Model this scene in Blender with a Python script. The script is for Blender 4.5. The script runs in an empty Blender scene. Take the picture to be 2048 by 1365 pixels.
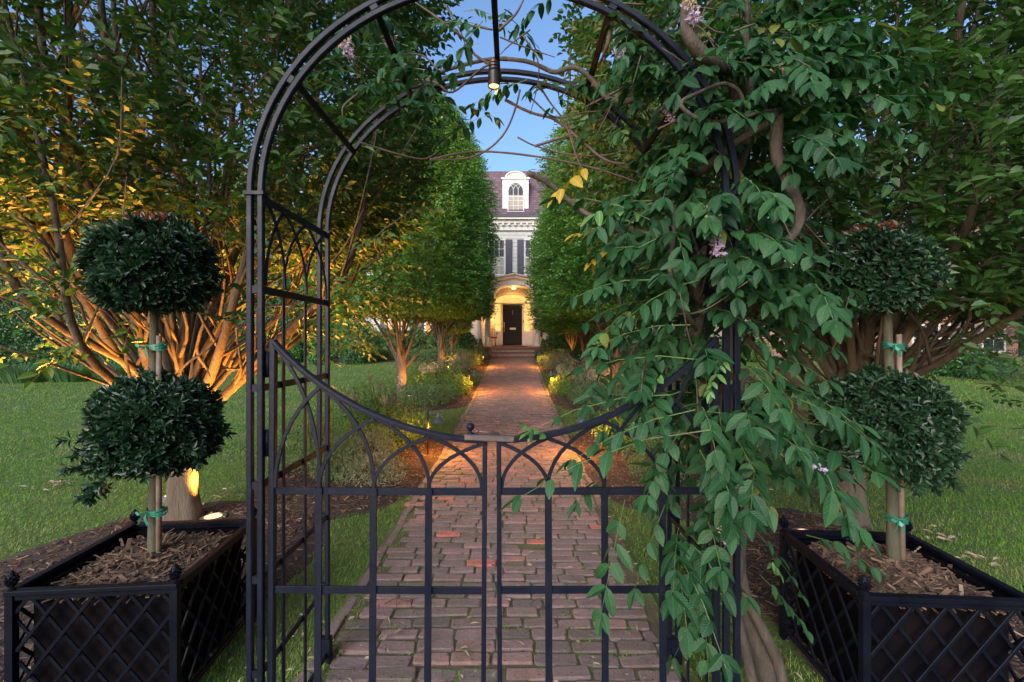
import bpy, math, random
import numpy as np
from math import sin, cos, pi, radians, sqrt
R = np.random.default_rng(7)
random.seed(7)
V = lambda *a: np.array(a, float)
scene = bpy.context.scene
col = scene.collection

# ------------------------------------------------------------------ camera, world, exposure
F, CX, CY, CH = 900.0, 1024.0, 682.5, 1.5
cam = bpy.data.cameras.new('camera'); camo = bpy.data.objects.new('camera', cam); col.objects.link(camo)
camo.location = (0, 0, CH); camo.rotation_euler = (radians(90), 0, 0)
cam.sensor_width = 36; cam.lens = F/2048*36; cam.clip_end = 1000; cam.clip_start = 0.05
scene.camera = camo
SUN_EL, SUN_AZ = radians(14), radians(205)
w = bpy.data.worlds.new('World'); scene.world = w; w.use_nodes = True
nt = w.node_tree; bg = nt.nodes['Background']
sky = nt.nodes.new('ShaderNodeTexSky'); sky.sky_type = 'NISHITA'; sky.sun_disc = False
sky.sun_elevation = SUN_EL; sky.sun_rotation = SUN_AZ
sky.air_density = 1.0; sky.dust_density = 3.2; sky.ozone_density = 5.5; sky.altitude = 0
tn=nt.nodes.new('ShaderNodeMix'); tn.data_type='RGBA'; tn.blend_type='MULTIPLY'; tn.inputs[0].default_value=1; tn.inputs[7].default_value=(1.24,.985,.85,1)
nt.links.new(sky.outputs[0], tn.inputs[6]); nt.links.new(tn.outputs[2], bg.inputs[0]); bg.inputs[1].default_value = 0.15
sl = bpy.data.lights.new('sun', 'SUN'); so = bpy.data.objects.new('sun', sl); col.objects.link(so)
sl.energy = 1.55; sl.angle = radians(50); sl.color = (.90, .95, 1.0)
# sky sun_rotation: 0 = +Y, clockwise seen from above
sd = V(sin(SUN_AZ)*cos(SUN_EL), cos(SUN_AZ)*cos(SUN_EL), sin(SUN_EL+radians(25)))
from mathutils import Vector
so.rotation_euler = Vector(sd).to_track_quat('Z', 'Y').to_euler()
so.location = (0, -5, 12)
vs = scene.view_settings
vs.view_transform = 'Standard'; vs.look = 'None'; vs.exposure = 1.5; vs.gamma = 1.0; vs.use_curve_mapping = False
scene.cycles.max_bounces = 6; scene.cycles.transparent_max_bounces = 6
scene.cycles.use_denoising = True
scene.cycles.sample_clamp_indirect = 4

WARM = (1.0, .36, .055)

def P(px, py, d):
    return V((px-CX)/F*d, d, CH-(py-CY)/F*d)
def gz(y):
    t = min(max((y-7)/13.6, 0), 1); return .70*t**1.25
def gzv(y):
    t = np.clip((y-7)/13.6, 0, 1); return .70*t**1.25

# ------------------------------------------------------------------ mesh helpers
class MB:
    def __init__(s): s.v=[]; s.f=[]; s.a=[]; s.n=0; s.m=[]
    def raw(s, v, faces, attr=None, mi=0):
        v = np.asarray(v, float).reshape(-1,3)
        s.v.append(v)
        if attr is None: attr = np.tile([.5,.5,.5], (len(v),1))
        s.a.append(np.asarray(attr, float))
        for f in faces:
            f = np.asarray(f, int)
            if f.ndim == 1: f = f[None]
            if len(f): s.f.append(f+s.n); s.m.append(mi)
        s.n += len(v); return s
    def box(s, x0,x1,y0,y1,z0,z1, mi=0, attr=None):
        v = [(x,y,z) for x in (x0,x1) for y in (y0,y1) for z in (z0,z1)]
        return s.raw(v, [[[0,1,3,2],[4,6,7,5],[0,4,5,1],[2,3,7,6],[0,2,6,4],[1,5,7,3]]], None if attr is None else np.tile(attr,(8,1)), mi)
    def sweep(s, pts, wd, th, n, mi=0, cap=True):
        """planar sweep of a chamfered rectangle: wd in plane, th along n"""
        p = np.asarray(pts,float); n = np.asarray(n,float); n = n/np.linalg.norm(n)
        t = np.gradient(p, axis=0) if len(p)>2 else np.tile(p[1]-p[0],(2,1))
        t /= np.linalg.norm(t,axis=1)[:,None]
        b = np.cross(n, t); b /= np.linalg.norm(b,axis=1)[:,None]
        nn = np.cross(t, b)
        c = min(wd,th)*.14; a_, h_ = wd/2, th/2
        prof = [(-a_,-h_+c),(-a_,h_-c),(-a_+c,h_),(a_-c,h_),(a_,h_-c),(a_,-h_+c),(a_-c,-h_),(-a_+c,-h_)]
        v = np.concatenate([p[:,None,:]+b[:,None,:]*u+nn[:,None,:]*q for u,q in prof],axis=1).reshape(-1,3)
        k=8; f=[]
        for i in range(len(p)-1):
            for j in range(k):
                f.append([i*k+j,i*k+(j+1)%k,(i+1)*k+(j+1)%k,(i+1)*k+j])
        fs=[np.array(f)]
        if cap: fs += [np.array([list(range(k))[::-1]]), np.array([[ (len(p)-1)*k+j for j in range(k)]])]
        return s.raw(v, fs, None, mi)
    def bar(s, p0, p1, wd, th, n, mi=0): return s.sweep([p0,p1], wd, th, n, mi)
    def tube(s, pts, r, k=8, mi=0, smooth=0, rnd=None, knob=0, flute=0):
        p = np.asarray(pts,float); r = np.broadcast_to(np.asarray(r,float),(len(p),)).copy() if np.ndim(r) else np.full(len(p), float(r))
        if smooth and len(p)>2: p, r = catmull(p, r, smooth)
        t = np.gradient(p,axis=0) if len(p)>2 else np.tile(p[1]-p[0],(2,1))
        t /= (np.linalg.norm(t,axis=1)[:,None]+1e-9)
        up = V(0,0,1) if abs(t[0][2])<.9 else V(1,0,0)
        a = np.cross(t[0],up); a/=np.linalg.norm(a)
        A=[]
        for i in range(len(p)):
            a = a - t[i]*np.dot(a,t[i]); a/= (np.linalg.norm(a)+1e-9); A.append(a)
        A=np.array(A); B=np.cross(t,A)
        ang=np.arange(k)*2*pi/k
        rr = r[:,None]*(1+flute*np.sin(3*ang[None]+p[:,2:3]*1.5)+flute*.6*np.sin(5*ang[None]-p[:,2:3]*2.2))
        if knob: rr = rr*(1+knob*R.uniform(-1,1,rr.shape))
        v = p[:,None,:]+rr[:,:,None]*(np.cos(ang)[None,:,None]*A[:,None,:]+np.sin(ang)[None,:,None]*B[:,None,:])
        i=np.arange(len(p)-1)[:,None]; j=np.arange(k)[None,:]; j2=(j+1)%k
        f=np.stack([i*k+j,i*k+j2,(i+1)*k+j2,(i+1)*k+j],-1).reshape(-1,4)
        at=np.zeros((len(p)*k,3)); at[:,0]=R.random() if rnd is None else rnd
        return s.raw(v.reshape(-1,3), [f, np.arange(k)[::-1][None], (len(p)-1)*k+np.arange(k)[None]], at, mi)
    def lathe(s, c, prof, k=20, mi=0, axis=None):
        """prof list of (r,z) about vertical axis at c"""
        ang=np.arange(k)*2*pi/k; pr=np.array(prof,float)
        v=np.stack([c[0]+pr[:,0][:,None]*np.cos(ang), c[1]+pr[:,0][:,None]*np.sin(ang), c[2]+pr[:,1][:,None]*np.ones(k)],-1)
        i=np.arange(len(pr)-1)[:,None]; j=np.arange(k)[None,:]; j2=(j+1)%k
        f=np.stack([i*k+j,i*k+j2,(i+1)*k+j2,(i+1)*k+j],-1).reshape(-1,4)
        fs=[f]
        if pr[0,0]>1e-4: fs.append(np.arange(k)[::-1][None])
        if pr[-1,0]>1e-4: fs.append((len(pr)-1)*k+np.arange(k)[None])
        return s.raw(v.reshape(-1,3), fs, None, mi)
    def prism(s, out, y0, y1, mi=0):
        """extrude polygon (x,z) between y0 (front) and y1"""
        n=len(out); v=[(x,y0,z) for x,z in out]+[(x,y1,z) for x,z in out]
        side=[[i,(i+1)%n,n+(i+1)%n,n+i] for i in range(n)]
        return s.raw(v,[np.array([list(range(n))[::-1]]),np.array([list(range(n,2*n))]),np.array(side)],None,mi)
    def leaves(s, T, pos, ax, nr, L, W, rnd, mi=0):
        tv, tf = T
        pos=np.asarray(pos); N=len(pos)
        if N==0: return s
        ax = ax/(np.linalg.norm(ax,axis=1)[:,None]+1e-9)
        sd_ = np.cross(nr, ax); sd_ /= (np.linalg.norm(sd_,axis=1)[:,None]+1e-9)
        n_ = np.cross(ax, sd_)
        L=np.broadcast_to(L,(N,)); W=np.broadcast_to(W,(N,))
        v = pos[:,None,:]+ (L[:,None]*tv[:,0])[:,:,None]*ax[:,None,:] + (W[:,None]*tv[:,1])[:,:,None]*sd_[:,None,:] + (L[:,None]*tv[:,2])[:,:,None]*n_[:,None,:]
        k=len(tv); off=(np.arange(N)*k)
        at=np.empty((N,k,3)); at[:,:,0]=np.asarray(rnd)[:,None]; at[:,:,1]=np.abs(tv[:,1])*2; at[:,:,2]=tv[:,0]
        return s.raw(v.reshape(-1,3), [(f[None]+off[:,None,None]).reshape(-1,f.shape[1]) for f in tf], at.reshape(-1,3), mi)
    def build(s, name, mats, parent=None, smooth=False, origin=None):
        me=bpy.data.meshes.new(name)
        v=np.concatenate(s.v); 
        o0 = V(0,0,0)
        if parent is not None: o0 = wloc(parent)
        elif origin is not None: o0 = np.array(origin,float)
        me.vertices.add(len(v)); me.vertices.foreach_set('co',(v-o0).astype(np.float32).ravel())
        lt=np.concatenate([np.full(len(f),f.shape[1]) for f in s.f]); li=np.concatenate([f.ravel() for f in s.f])
        me.loops.add(len(li)); me.loops.foreach_set('vertex_index',li.astype(np.int32))
        me.polygons.add(len(lt)); me.polygons.foreach_set('loop_start',np.concatenate([[0],np.cumsum(lt)[:-1]]).astype(np.int32))
        try: me.polygons.foreach_set('loop_total',lt.astype(np.int32))
        except Exception: pass
        mi=np.concatenate([np.full(len(f),m) for f,m in zip(s.f,s.m)])
        me.polygons.foreach_set('material_index',mi.astype(np.int32))
        me.polygons.foreach_set('use_smooth',np.full(len(lt),bool(smooth)))
        at=me.attributes.new('tint','FLOAT_VECTOR','POINT'); at.data.foreach_set('vector',np.concatenate(s.a).astype(np.float32).ravel())
        for m in (mats if isinstance(mats,(list,tuple)) else [mats]): me.materials.append(m)
        me.update(); me.validate()
        o=bpy.data.objects.new(name,me); col.objects.link(o)
        if parent is not None: o.parent=parent
        elif origin is not None: o.location=tuple(o0)
        o['_w']=1; del o['_w']
        return o
def wloc(o):
    p=V(*o.location)
    while o.parent is not None: o=o.parent; p=p+V(*o.location)
    return p
def catmull(p, r, n):
    P0=np.vstack([2*p[0]-p[1],p,2*p[-1]-p[-2]]); out=[];ro=[]
    for i in range(len(p)-1):
        a,b,c,d=P0[i:i+4]
        for t in np.linspace(0,1,n,endpoint=False):
            out.append(.5*((2*b)+(-a+c)*t+(2*a-5*b+4*c-d)*t*t+(-a+3*b-3*c+d)*t**3)); ro.append(r[i]*(1-t)+r[i+1]*t)
    out.append(p[-1]); ro.append(r[-1]); return np.array(out),np.array(ro)
def thing(name,label,cat,loc=(0,0,0),group=None):
    o=bpy.data.objects.new(name,None); col.objects.link(o); o.location=tuple(float(q) for q in loc); o.empty_display_size=.1
    return tag(o,label,cat,group)
def tag(o,label=None,cat=None,group=None,kind=None):
    if label: o['label']=label
    if cat: o['category']=cat
    if group: o['group']=group
    if kind: o['kind']=kind
    return o
def copy_tree(o,parent=None):
    c=o.copy(); col.objects.link(c); c.parent=parent
    for ch in list(o.children): copy_tree(ch,c)
    return c

def mk_template(us,vs_,fold=.12,droop=.12):
    m=[(u,0,-droop*u*u) for u in us]; k=len(us)
    l=[(us[i],-vs_[i],fold*vs_[i]-droop*us[i]**2) for i in range(1,k-1)]
    r=[(us[i],vs_[i],fold*vs_[i]-droop*us[i]**2) for i in range(1,k-1)]
    v=np.array(m+l+r); L0=k; R0=k+k-2
    tri=[[0,1,L0],[0,R0,1],[k-2,k-1,L0+k-3],[k-2,R0+k-3,k-1]]
    q=[]
    for i in range(1,k-2):
        q.append([i,i+1,L0+i,L0+i-1]); q.append([i,R0+i-1,R0+i,i+1])
    return v,[np.array(tri),np.array(q)] if q else [np.array(tri)]
T_FINE=mk_template([0,.08,.3,.6,.86,1],[0,.3,.5,.47,.24,0],.16,.12)
T_CURL=mk_template([0,.1,.34,.62,.85,1],[0,.24,.48,.45,.22,0],.08,.26)
T_MID=mk_template([0,.3,.68,1],[0,.46,.4,0],.3,.15)
T_LO=(np.array([(0,0,0),(.45,-.5,.1),(.45,.5,.1),(1,0,-.08)]),[np.array([[0,3,1],[0,2,3]])])
T_BLADE=(np.array([(0,-.5,0),(0,.5,0),(.55,-.35,-.05),(.55,.35,-.05),(1,0,-.28)]),[np.array([[0,1,3,2]]),np.array([[2,3,4]])])

# ------------------------------------------------------------------ materials
def mat(name):
    m=bpy.data.materials.new(name); m.use_nodes=True; n=m.node_tree; return m,n,n.nodes['Principled BSDF']
def N(nt_,typ,**kw):
    n=nt_.nodes.new(typ)
    for k,v_ in kw.items():
        if hasattr(n,k): setattr(n,k,v_)
        else: n.inputs[k.replace('_',' ')].default_value=v_
    return n
def rgb(c): return (*c,1)
def mixc(n,fac,a,b):
    m=n.nodes.new('ShaderNodeMix'); m.data_type='RGBA'
    for s,v_ in ((0,fac),(6,a),(7,b)):
        if hasattr(v_,'default_value') or isinstance(v_,bpy.types.NodeSocket): n.links.new(v_,m.inputs[s])
        else: m.inputs[s].default_value = v_ if s==0 else rgb(v_)
    return m.outputs[2]
def math_(n,op,a,b=None,c=None,clamp=False):
    m=n.nodes.new('ShaderNodeMath'); m.operation=op; m.use_clamp=clamp
    for i,v_ in enumerate((a,b,c)):
        if v_ is None: continue
        if isinstance(v_,bpy.types.NodeSocket): n.links.new(v_,m.inputs[i])
        else: m.inputs[i].default_value=v_
    return m.outputs[0]
def noise(n,scale,detail=3,vec=None,rough=.5):
    t=n.nodes.new('ShaderNodeTexNoise'); t.inputs['Scale'].default_value=scale; t.inputs['Detail'].default_value=detail; t.inputs['Roughness'].default_value=rough
    if vec is not None: n.links.new(vec,t.inputs['Vector'])
    return t.outputs['Fac']
def ramp(n,fac,stops):
    r=n.nodes.new('ShaderNodeValToRGB'); n.links.new(fac,r.inputs[0]); e=r.color_ramp.elements
    while len(e)<len(stops): e.new(.5)
    for i,(p_,c_) in enumerate(stops): e[i].position=p_; e[i].color=rgb(c_)
    return r.outputs[0]
def pos(n): return n.nodes.new('ShaderNodeNewGeometry').outputs['Position']
def objc(n): return n.nodes.new('ShaderNodeTexCoord').outputs['Object']
def bump(n,bs,h,strength=.4,dist=.01):
    b=n.nodes.new('ShaderNodeBump'); b.inputs['Strength'].default_value=strength; b.inputs['Distance'].default_value=dist
    n.links.new(h,b.inputs['Height']); n.links.new(b.outputs[0],bs.inputs['Normal'])
def tint(n):
    a=n.nodes.new('ShaderNodeAttribute'); a.attribute_name='tint'; s=n.nodes.new('ShaderNodeSeparateXYZ'); n.links.new(a.outputs['Vector'],s.inputs[0]); return s.outputs
def leafmat(name,c1,c2,c3=None,rough=.45,trans=.3,veins=0,rib=.0,spec=.5,cut=.93):
    m,n,bs=mat(name); t=tint(n)
    c=mixc(n,t[0],c1,c2)
    if c3: c=mixc(n,math_(n,'GREATER_THAN',t[0],cut),c,c3)
    nz=noise(n,14,2,pos(n)); c=mixc(n,math_(n,'MULTIPLY',math_(n,'SUBTRACT',nz,.35,clamp=True),.9),c,tuple(x*.5 for x in c1))
    if rib:
        k=math_(n,'LESS_THAN',t[1],.07); c=mixc(n,math_(n,'MULTIPLY',k,rib),c,tuple(min(1,x*2.2) for x in c2))
    n.links.new(c,bs.inputs['Base Color']); bs.inputs['Roughness'].default_value=rough; bs.inputs['Specular IOR Level'].default_value=spec
    if veins:
        h=math_(n,'SINE',math_(n,'MULTIPLY',math_(n,'SUBTRACT',t[2],math_(n,'MULTIPLY',t[1],.25)),veins*6.283))
        bump(n,bs,h,.3,.001)
    tr=n.nodes.new('ShaderNodeBsdfTranslucent'); 
    bright=n.nodes.new('ShaderNodeMix'); bright.data_type='RGBA'; bright.blend_type='MULTIPLY'; bright.inputs[0].default_value=1
    n.links.new(c,bright.inputs[6]); bright.inputs[7].default_value=(1.5,1.6,.7,1); n.links.new(bright.outputs[2],tr.inputs[0])
    mx=n.nodes.new('ShaderNodeMixShader'); mx.inputs[0].default_value=trans
    n.links.new(bs.outputs[0],mx.inputs[1]); n.links.new(tr.outputs[0],mx.inputs[2]); n.links.new(mx.outputs[0],n.nodes['Material Output'].inputs[0])
    return m
def plain(name,c1,c2=None,rough=.6,scale=8,bumpd=0,metal=0,spec=.5,bs_=.5):
    m,n,bs=mat(name); p_=objc(n)
    f=noise(n,scale,4,p_)
    n.links.new(ramp(n,f,[(.3,c1),(.7,c2 or tuple(x*.8 for x in c1))]),bs.inputs['Base Color'])
    bs.inputs['Roughness'].default_value=rough; bs.inputs['Metallic'].default_value=metal; bs.inputs['Specular IOR Level'].default_value=spec
    if bumpd: bump(n,bs,noise(n,scale*3,5,p_,.6),bs_,bumpd)
    return m
def emit(name,c,st):
    m,n,bs=mat(name); bs.inputs['Base Color'].default_value=rgb([q*.12 for q in c]); bs.inputs['Emission Color'].default_value=rgb(c); bs.inputs['Emission Strength'].default_value=st; return m
def bark(name,c1,c2,sc=9,zs=.25,d=.008):
    m,n,bs=mat(name); mp=n.nodes.new('ShaderNodeMapping'); mp.inputs['Scale'].default_value=(1,1,zs); n.links.new(objc(n),mp.inputs[0])
    f=noise(n,sc,7,mp.outputs[0],.75); g=noise(n,sc*4,4,mp.outputs[0],.6)
    n.links.new(ramp(n,f,[(.3,c1),(.65,c2),(.8,tuple(x*1.25 for x in c2))]),bs.inputs['Base Color']); bs.inputs['Roughness'].default_value=.85
    bump(n,bs,math_(n,'ADD',f,math_(n,'MULTIPLY',g,.5)),1.0,d*1.8); return m

M={}
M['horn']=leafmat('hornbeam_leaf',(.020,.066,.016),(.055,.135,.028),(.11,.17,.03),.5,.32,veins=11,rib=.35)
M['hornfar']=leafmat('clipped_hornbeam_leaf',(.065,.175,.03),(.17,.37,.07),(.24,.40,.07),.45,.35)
M['wist']=leafmat('wisteria_leaf',(.008,.042,.014),(.032,.105,.032),(.13,.16,.03),.55,.30,veins=7,rib=.2,spec=.3,cut=.985)
M['wistyoung']=leafmat('young_wisteria_leaf',(.07,.17,.05),(.12,.24,.07),None,.4,.35,veins=7,rib=.5)
M['topi']=leafmat('topiary_leaf',(.007,.024,.012),(.024,.066,.026),(.09,.17,.05),.42,.12,rib=.3,spec=.45)
M['laurel']=leafmat('laurel_leaf',(.025,.08,.025),(.065,.16,.05),None,.35,.15,spec=.5)
M['bgtree']=leafmat('broadleaf_tree_leaf',(.05,.14,.025),(.12,.27,.055),(.17,.33,.08),.5,.3)
M['bgdark']=leafmat('dark_tree_leaf',(.025,.07,.02),(.06,.14,.04),None,.5,.2)
M['box']=leafmat('boxwood_leaf',(.06,.12,.04),(.15,.24,.085),None,.5,.2)
M['rose']=leafmat('rose_leaf',(.07,.15,.03),(.17,.28,.06),None,.5,.3)
M['grey']=leafmat('dusty_shrub_leaf',(.12,.145,.085),(.25,.27,.16),None,.6,.2)
M['hyd']=leafmat('hydrangea_leaf',(.03,.11,.03),(.08,.22,.06),None,.45,.2)
M['needle']=leafmat('conifer_needle',(.015,.04,.022),(.04,.085,.045),None,.6,.1)
M['iris']=leafmat('iris_blade',(.05,.13,.05),(.11,.22,.09),None,.45,.25)
M['bark']=bark('hornbeam_bark',(.036,.029,.020),(.11,.084,.056),7)
M['vinebark']=bark('vine_bark',(.030,.025,.019),(.085,.068,.050),26,.35,.004)
M['twig']=plain('twig_bark',(.09,.06,.045),(.05,.033,.026),.8,30)
M['greenstem']=plain('green_stem',(.09,.14,.035),(.06,.10,.025),.6,30)
def metalmat():
    m,n,bs=mat('black_painted_iron'); p_=objc(n)
    f=noise(n,7,6,p_,.6); sp=noise(n,160,2,p_)
    c=ramp(n,f,[(.0,(.003,.0045,.010)),(.66,(.005,.0075,.016)),(.78,(.020,.014,.014))])
    c=mixc(n,math_(n,'GREATER_THAN',sp,.77),c,(.09,.08,.07))
    n.links.new(c,bs.inputs['Base Color']); bs.inputs['Specular IOR Level'].default_value=.16
    n.links.new(ramp(n,f,[(.3,(.33,.33,.33)),(.75,(.62,.62,.62))]),bs.inputs['Roughness'])
    bump(n,bs,noise(n,55,4,p_),.4,.003); return m
M['iron']=metalmat()
M['piron']=plain('planter_iron',(.002,.003,.007),(.005,.006,.010),.38,9,0,0,.09)
M['liner']=plain('planter_liner',(.0015,.002,.004),(.006,.0045,.005),.8,5,.004,0,.02)
M['rust']=plain('worn_latch_steel',(.14,.09,.075),(.05,.045,.05),.5,18,.003,.4)
M['stake']=plain('stake_wood',(.19,.145,.10),(.10,.075,.052),.8,22,.003)
M['greentape']=plain('green_tape',(.010,.16,.10),(.008,.11,.07),.4,15)
M['toptrunk']=bark('topiary_bark',(.03,.032,.017),(.065,.064,.036),14,.3,.003)
M['petal']=leafmat('wisteria_petal',(.42,.34,.50),(.30,.20,.42),(.42,.33,.22),.6,.3,cut=.62)
M['flowerhead']=plain('allium_seed_head',(.42,.36,.27),(.30,.25,.18),.8,20)
M['hydwhite']=plain('hydrangea_bloom',(.55,.6,.62),(.35,.45,.42),.7,20)
def chipmat():
    m,n,bs=mat('bark_mulch'); t=tint(n)
    n.links.new(ramp(n,t[0],[(0,(.025,.014,.009)),(.5,(.090,.048,.027)),(.85,(.18,.105,.060)),(1,(.32,.235,.17))]),bs.inputs['Base Color']); bs.inputs['Roughness'].default_value=.85; return m
M['chip']=chipmat()
M['soil']=plain('mulch_soil',(.045,.028,.020),(.016,.010,.008),.95,22,.02)

# lawn and ground
def groundmat():
    m,n,bs=mat('lawn_ground'); p_=pos(n)
    f=noise(n,.9,5,p_,.6); g=noise(n,26,4,p_,.7)
    c=ramp(n,f,[(.3,(.045,.085,.016)),(.55,(.07,.12,.022)),(.72,(.13,.12,.045))])
    c=mixc(n,math_(n,'MULTIPLY',g,.7),c,(.028,.035,.014))
    n.links.new(c,bs.inputs['Base Color']); bs.inputs['Roughness'].default_value=.95; bump(n,bs,g,.6,.03); return m
M['ground']=groundmat()
def grassmat():
    m,n,bs=mat('grass_blade'); t=tint(n); p_=pos(n)
    c=ramp(n,t[0],[(0,(.07,.17,.012)),(.6,(.145,.29,.022)),(.86,(.22,.34,.035)),(1,(.36,.31,.13))])
    pch=noise(n,1.1,5,p_,.65); c=mixc(n,math_(n,'MULTIPLY',math_(n,'SUBTRACT',pch,.50,clamp=True),5,clamp=True),c,(.24,.24,.07))
    n.links.new(c,bs.inputs['Base Color']); bs.inputs['Roughness'].default_value=.6
    tr=n.nodes.new('ShaderNodeBsdfTranslucent'); n.links.new(c,tr.inputs[0]); mx=n.nodes.new('ShaderNodeMixShader'); mx.inputs[0].default_value=.3
    n.links.new(bs.outputs[0],mx.inputs[1]); n.links.new(tr.outputs[0],mx.inputs[2]); n.links.new(mx.outputs[0],n.nodes['Material Output'].inputs[0]); return m
M['grass']=grassmat()
def brickmat():
    m,n,bs=mat('paver_brick'); t=tint(n); p_=pos(n)
    c=ramp(n,t[0],[(0,(.10,.085,.065)),(.3,(.165,.118,.108)),(.62,(.22,.142,.138)),(.85,(.28,.155,.135)),(1,(.45,.14,.10))])
    f=noise(n,9,6,p_,.7); c=mixc(n,math_(n,'MULTIPLY',math_(n,'SUBTRACT',f,.48,clamp=True),3.5,clamp=True),c,(.10,.085,.062))
    g=noise(n,120,3,p_,.7); c=mixc(n,math_(n,'MULTIPLY',math_(n,'SUBTRACT',g,.5,clamp=True),1.6,clamp=True),c,(.34,.27,.25))
    k=noise(n,45,3,p_); c=mixc(n,math_(n,'GREATER_THAN',k,.68),c,(.05,.035,.03))
    mo=noise(n,3.2,5,p_,.7); c=mixc(n,math_(n,'MULTIPLY',math_(n,'SUBTRACT',mo,.55,clamp=True),3.5,clamp=True),c,(.10,.11,.045))
    n.links.new(c,bs.inputs['Base Color']); bs.inputs['Roughness'].default_value=.8
    bump(n,bs,math_(n,'ADD',noise(n,60,6,p_,.75),math_(n,'MULTIPLY',f,1.6)),1.0,.010); return m
M['brick']=brickmat()
def jointmat():
    m,n,bs=mat('mossy_joint'); p_=pos(n); f=noise(n,7,5,p_,.7); g=noise(n,90,3,p_)
    c=ramp(n,f,[(.3,(.075,.052,.034)),(.48,(.12,.09,.05)),(.56,(.10,.12,.032)),(.72,(.14,.20,.04))])
    c=mixc(n,math_(n,'MULTIPLY',g,.5),c,(.03,.025,.015)); n.links.new(c,bs.inputs['Base Color']); bs.inputs['Roughness'].default_value=.95; bump(n,bs,g,.8,.01); return m
M['joint']=jointmat()
M['white']=plain('white_trim',(.62,.59,.52),(.54,.515,.46),.5,3)
M['siding']=plain('painted_siding',(.52,.49,.42),(.44,.415,.36),.6,4)
M['shutter']=plain('dark_shutter',(.045,.042,.058),(.035,.033,.045),.5,5)
M['door']=plain('black_door',(.010,.008,.008),(.006,.005,.006),.4,5,0,0,.2)
M['brass']=plain('brass',(.55,.40,.14),(.4,.28,.1),.3,20,0,1)
M['treadstone']=plain('step_tread',(.30,.26,.22),(.20,.17,.15),.8,10,.008)
M['stone']=plain('step_stone',(.22,.19,.17),(.12,.10,.09),.8,14,.01)
def wallbrick(name,c1,c2,mortar,scale,bw=.22,rh=.075,ms=.012,vertical=True):
    m,n,bs=mat(name); b=n.nodes.new('ShaderNodeTexBrick'); mp=n.nodes.new('ShaderNodeMapping'); mp.inputs['Rotation'].default_value=(radians(90),0,0) 
    sx=n.nodes.new('ShaderNodeSeparateXYZ'); cx=n.nodes.new('ShaderNodeCombineXYZ'); n.links.new(objc(n),sx.inputs[0]); n.links.new(math_(n,'ADD',sx.outputs[0],sx.outputs[1]),cx.inputs[0]); n.links.new(sx.outputs[2],cx.inputs[1])
    n.links.new(cx.outputs[0],b.inputs['Vector']); n.nodes.remove(mp)
    b.inputs['Color1'].default_value=rgb(c1); b.inputs['Color2'].default_value=rgb(c2); b.inputs['Mortar'].default_value=rgb(mortar)
    b.inputs['Scale'].default_value=scale; b.inputs['Brick Width'].default_value=bw; b.inputs['Row Height'].default_value=rh; b.inputs['Mortar Size'].default_value=ms
    nz=noise(n,1.2,5,objc(n),.7)
    n.links.new(mixc(n,math_(n,'MULTIPLY',nz,.35),b.outputs[0],tuple(x*.5 for x in c1)),bs.inputs['Base Color']); bs.inputs['Roughness'].default_value=.85
    bump(n,bs,b.outputs['Fac'],-.5,.01); return m
M['redbrick']=wallbrick('red_brick_wall',(.30,.085,.06),(.20,.06,.05),(.35,.30,.26),1)
M['roof']=wallbrick('roof_shingle',(.16,.095,.115),(.085,.055,.075),(.04,.028,.035),1,.28,.14,.012)
M['porchbrick']=wallbrick('porch_brick',(.16,.07,.06),(.10,.05,.045),(.16,.13,.12),1)
M['glass']=plain('dark_glass',(.02,.024,.032),(.014,.016,.022),.15,2,0,0,.35)
M['curtain']=plain('curtain',(.38,.34,.28),(.26,.23,.19),.8,14)
M['amber']=emit('lit_window_amber',(1.0,.36,.06),.32)
M['dimamber']=emit('dim_lit_window',(1.0,.36,.10),.03)
M['gold']=emit('lit_window_gold',(1.0,.58,.15),.46)
M['lampglow']=emit('lamp_glow',(1.0,.50,.16),1.6)
M['bulb']=emit('bulb',(1.0,.5,.16),3)
M['fencewood']=plain('fence_wood',(.30,.24,.18),(.20,.16,.12),.8,6,.004)
M['lampmetal']=plain('verdigris_metal',(.09,.12,.17),(.05,.06,.075),.45,14,.002,.4)
M['darkmetal']=plain('bronze_metal',(.035,.028,.026),(.055,.04,.03),.4,14,0,.6)
M['steel']=plain('steel_ring',(.25,.27,.30),(.15,.16,.18),.35,20,0,.7)
M['redcush']=plain('red_cushion',(.35,.06,.05),(.25,.04,.035),.8,12)
M['terracotta']=plain('terracotta',(.34,.13,.07),(.26,.10,.06),.8,12)
M['redflower']=plain('red_flower',(.5,.05,.03),(.6,.14,.04),.6,20)
M['palebark']=bark('pale_bark',(.16,.13,.11),(.34,.27,.23),5,.2,.02)
M['straw']=plain('dry_petal',(.26,.22,.14),(.18,.145,.09),.8,30)

# ------------------------------------------------------------------ ground, path, beds
def in_ell(x,y,e,g=0):
    cx,cy,rx,ry=e; return (np.abs((x-cx)/(rx+g))**2.6+np.abs((y-cy)/(ry+g))**2.6)<1
BEDS=[(-2.42,2.75,1.0,1.40),(2.15,2.65,.80,1.30),(-1.75,5.6,.93,1.75),(1.62,5.6,.93,1.75),(-1.85,11.2,1.08,2.0),(1.8,11.2,1.0,2.0),(-2.0,17.6,1.3,2.3),(2.0,17.6,1.2,2.3)]
FARBED=[(-8.2,20.2,7.2,1.1),(8.2,20.2,6.6,1.1)]
def pedge(y):
    t=np.clip((y-3)/17,0,1); return -.86+0*t, .72+.22*t
def rough(x,y): return .012*np.sin(x*3.1+y*1.7)*np.sin(y*2.3-x)
g=MB()
ys=np.concatenate([np.linspace(-6,24,61),np.array([30,45,80,160,400])]); xs=np.concatenate([[-400,-150,-60,-30],np.linspace(-20,20,41),[30,60,150,400]])
X,Y=np.meshgrid(xs,ys); Z=gzv(Y)
ni,nj=X.shape; idx=np.arange(ni*nj).reshape(ni,nj)
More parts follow.
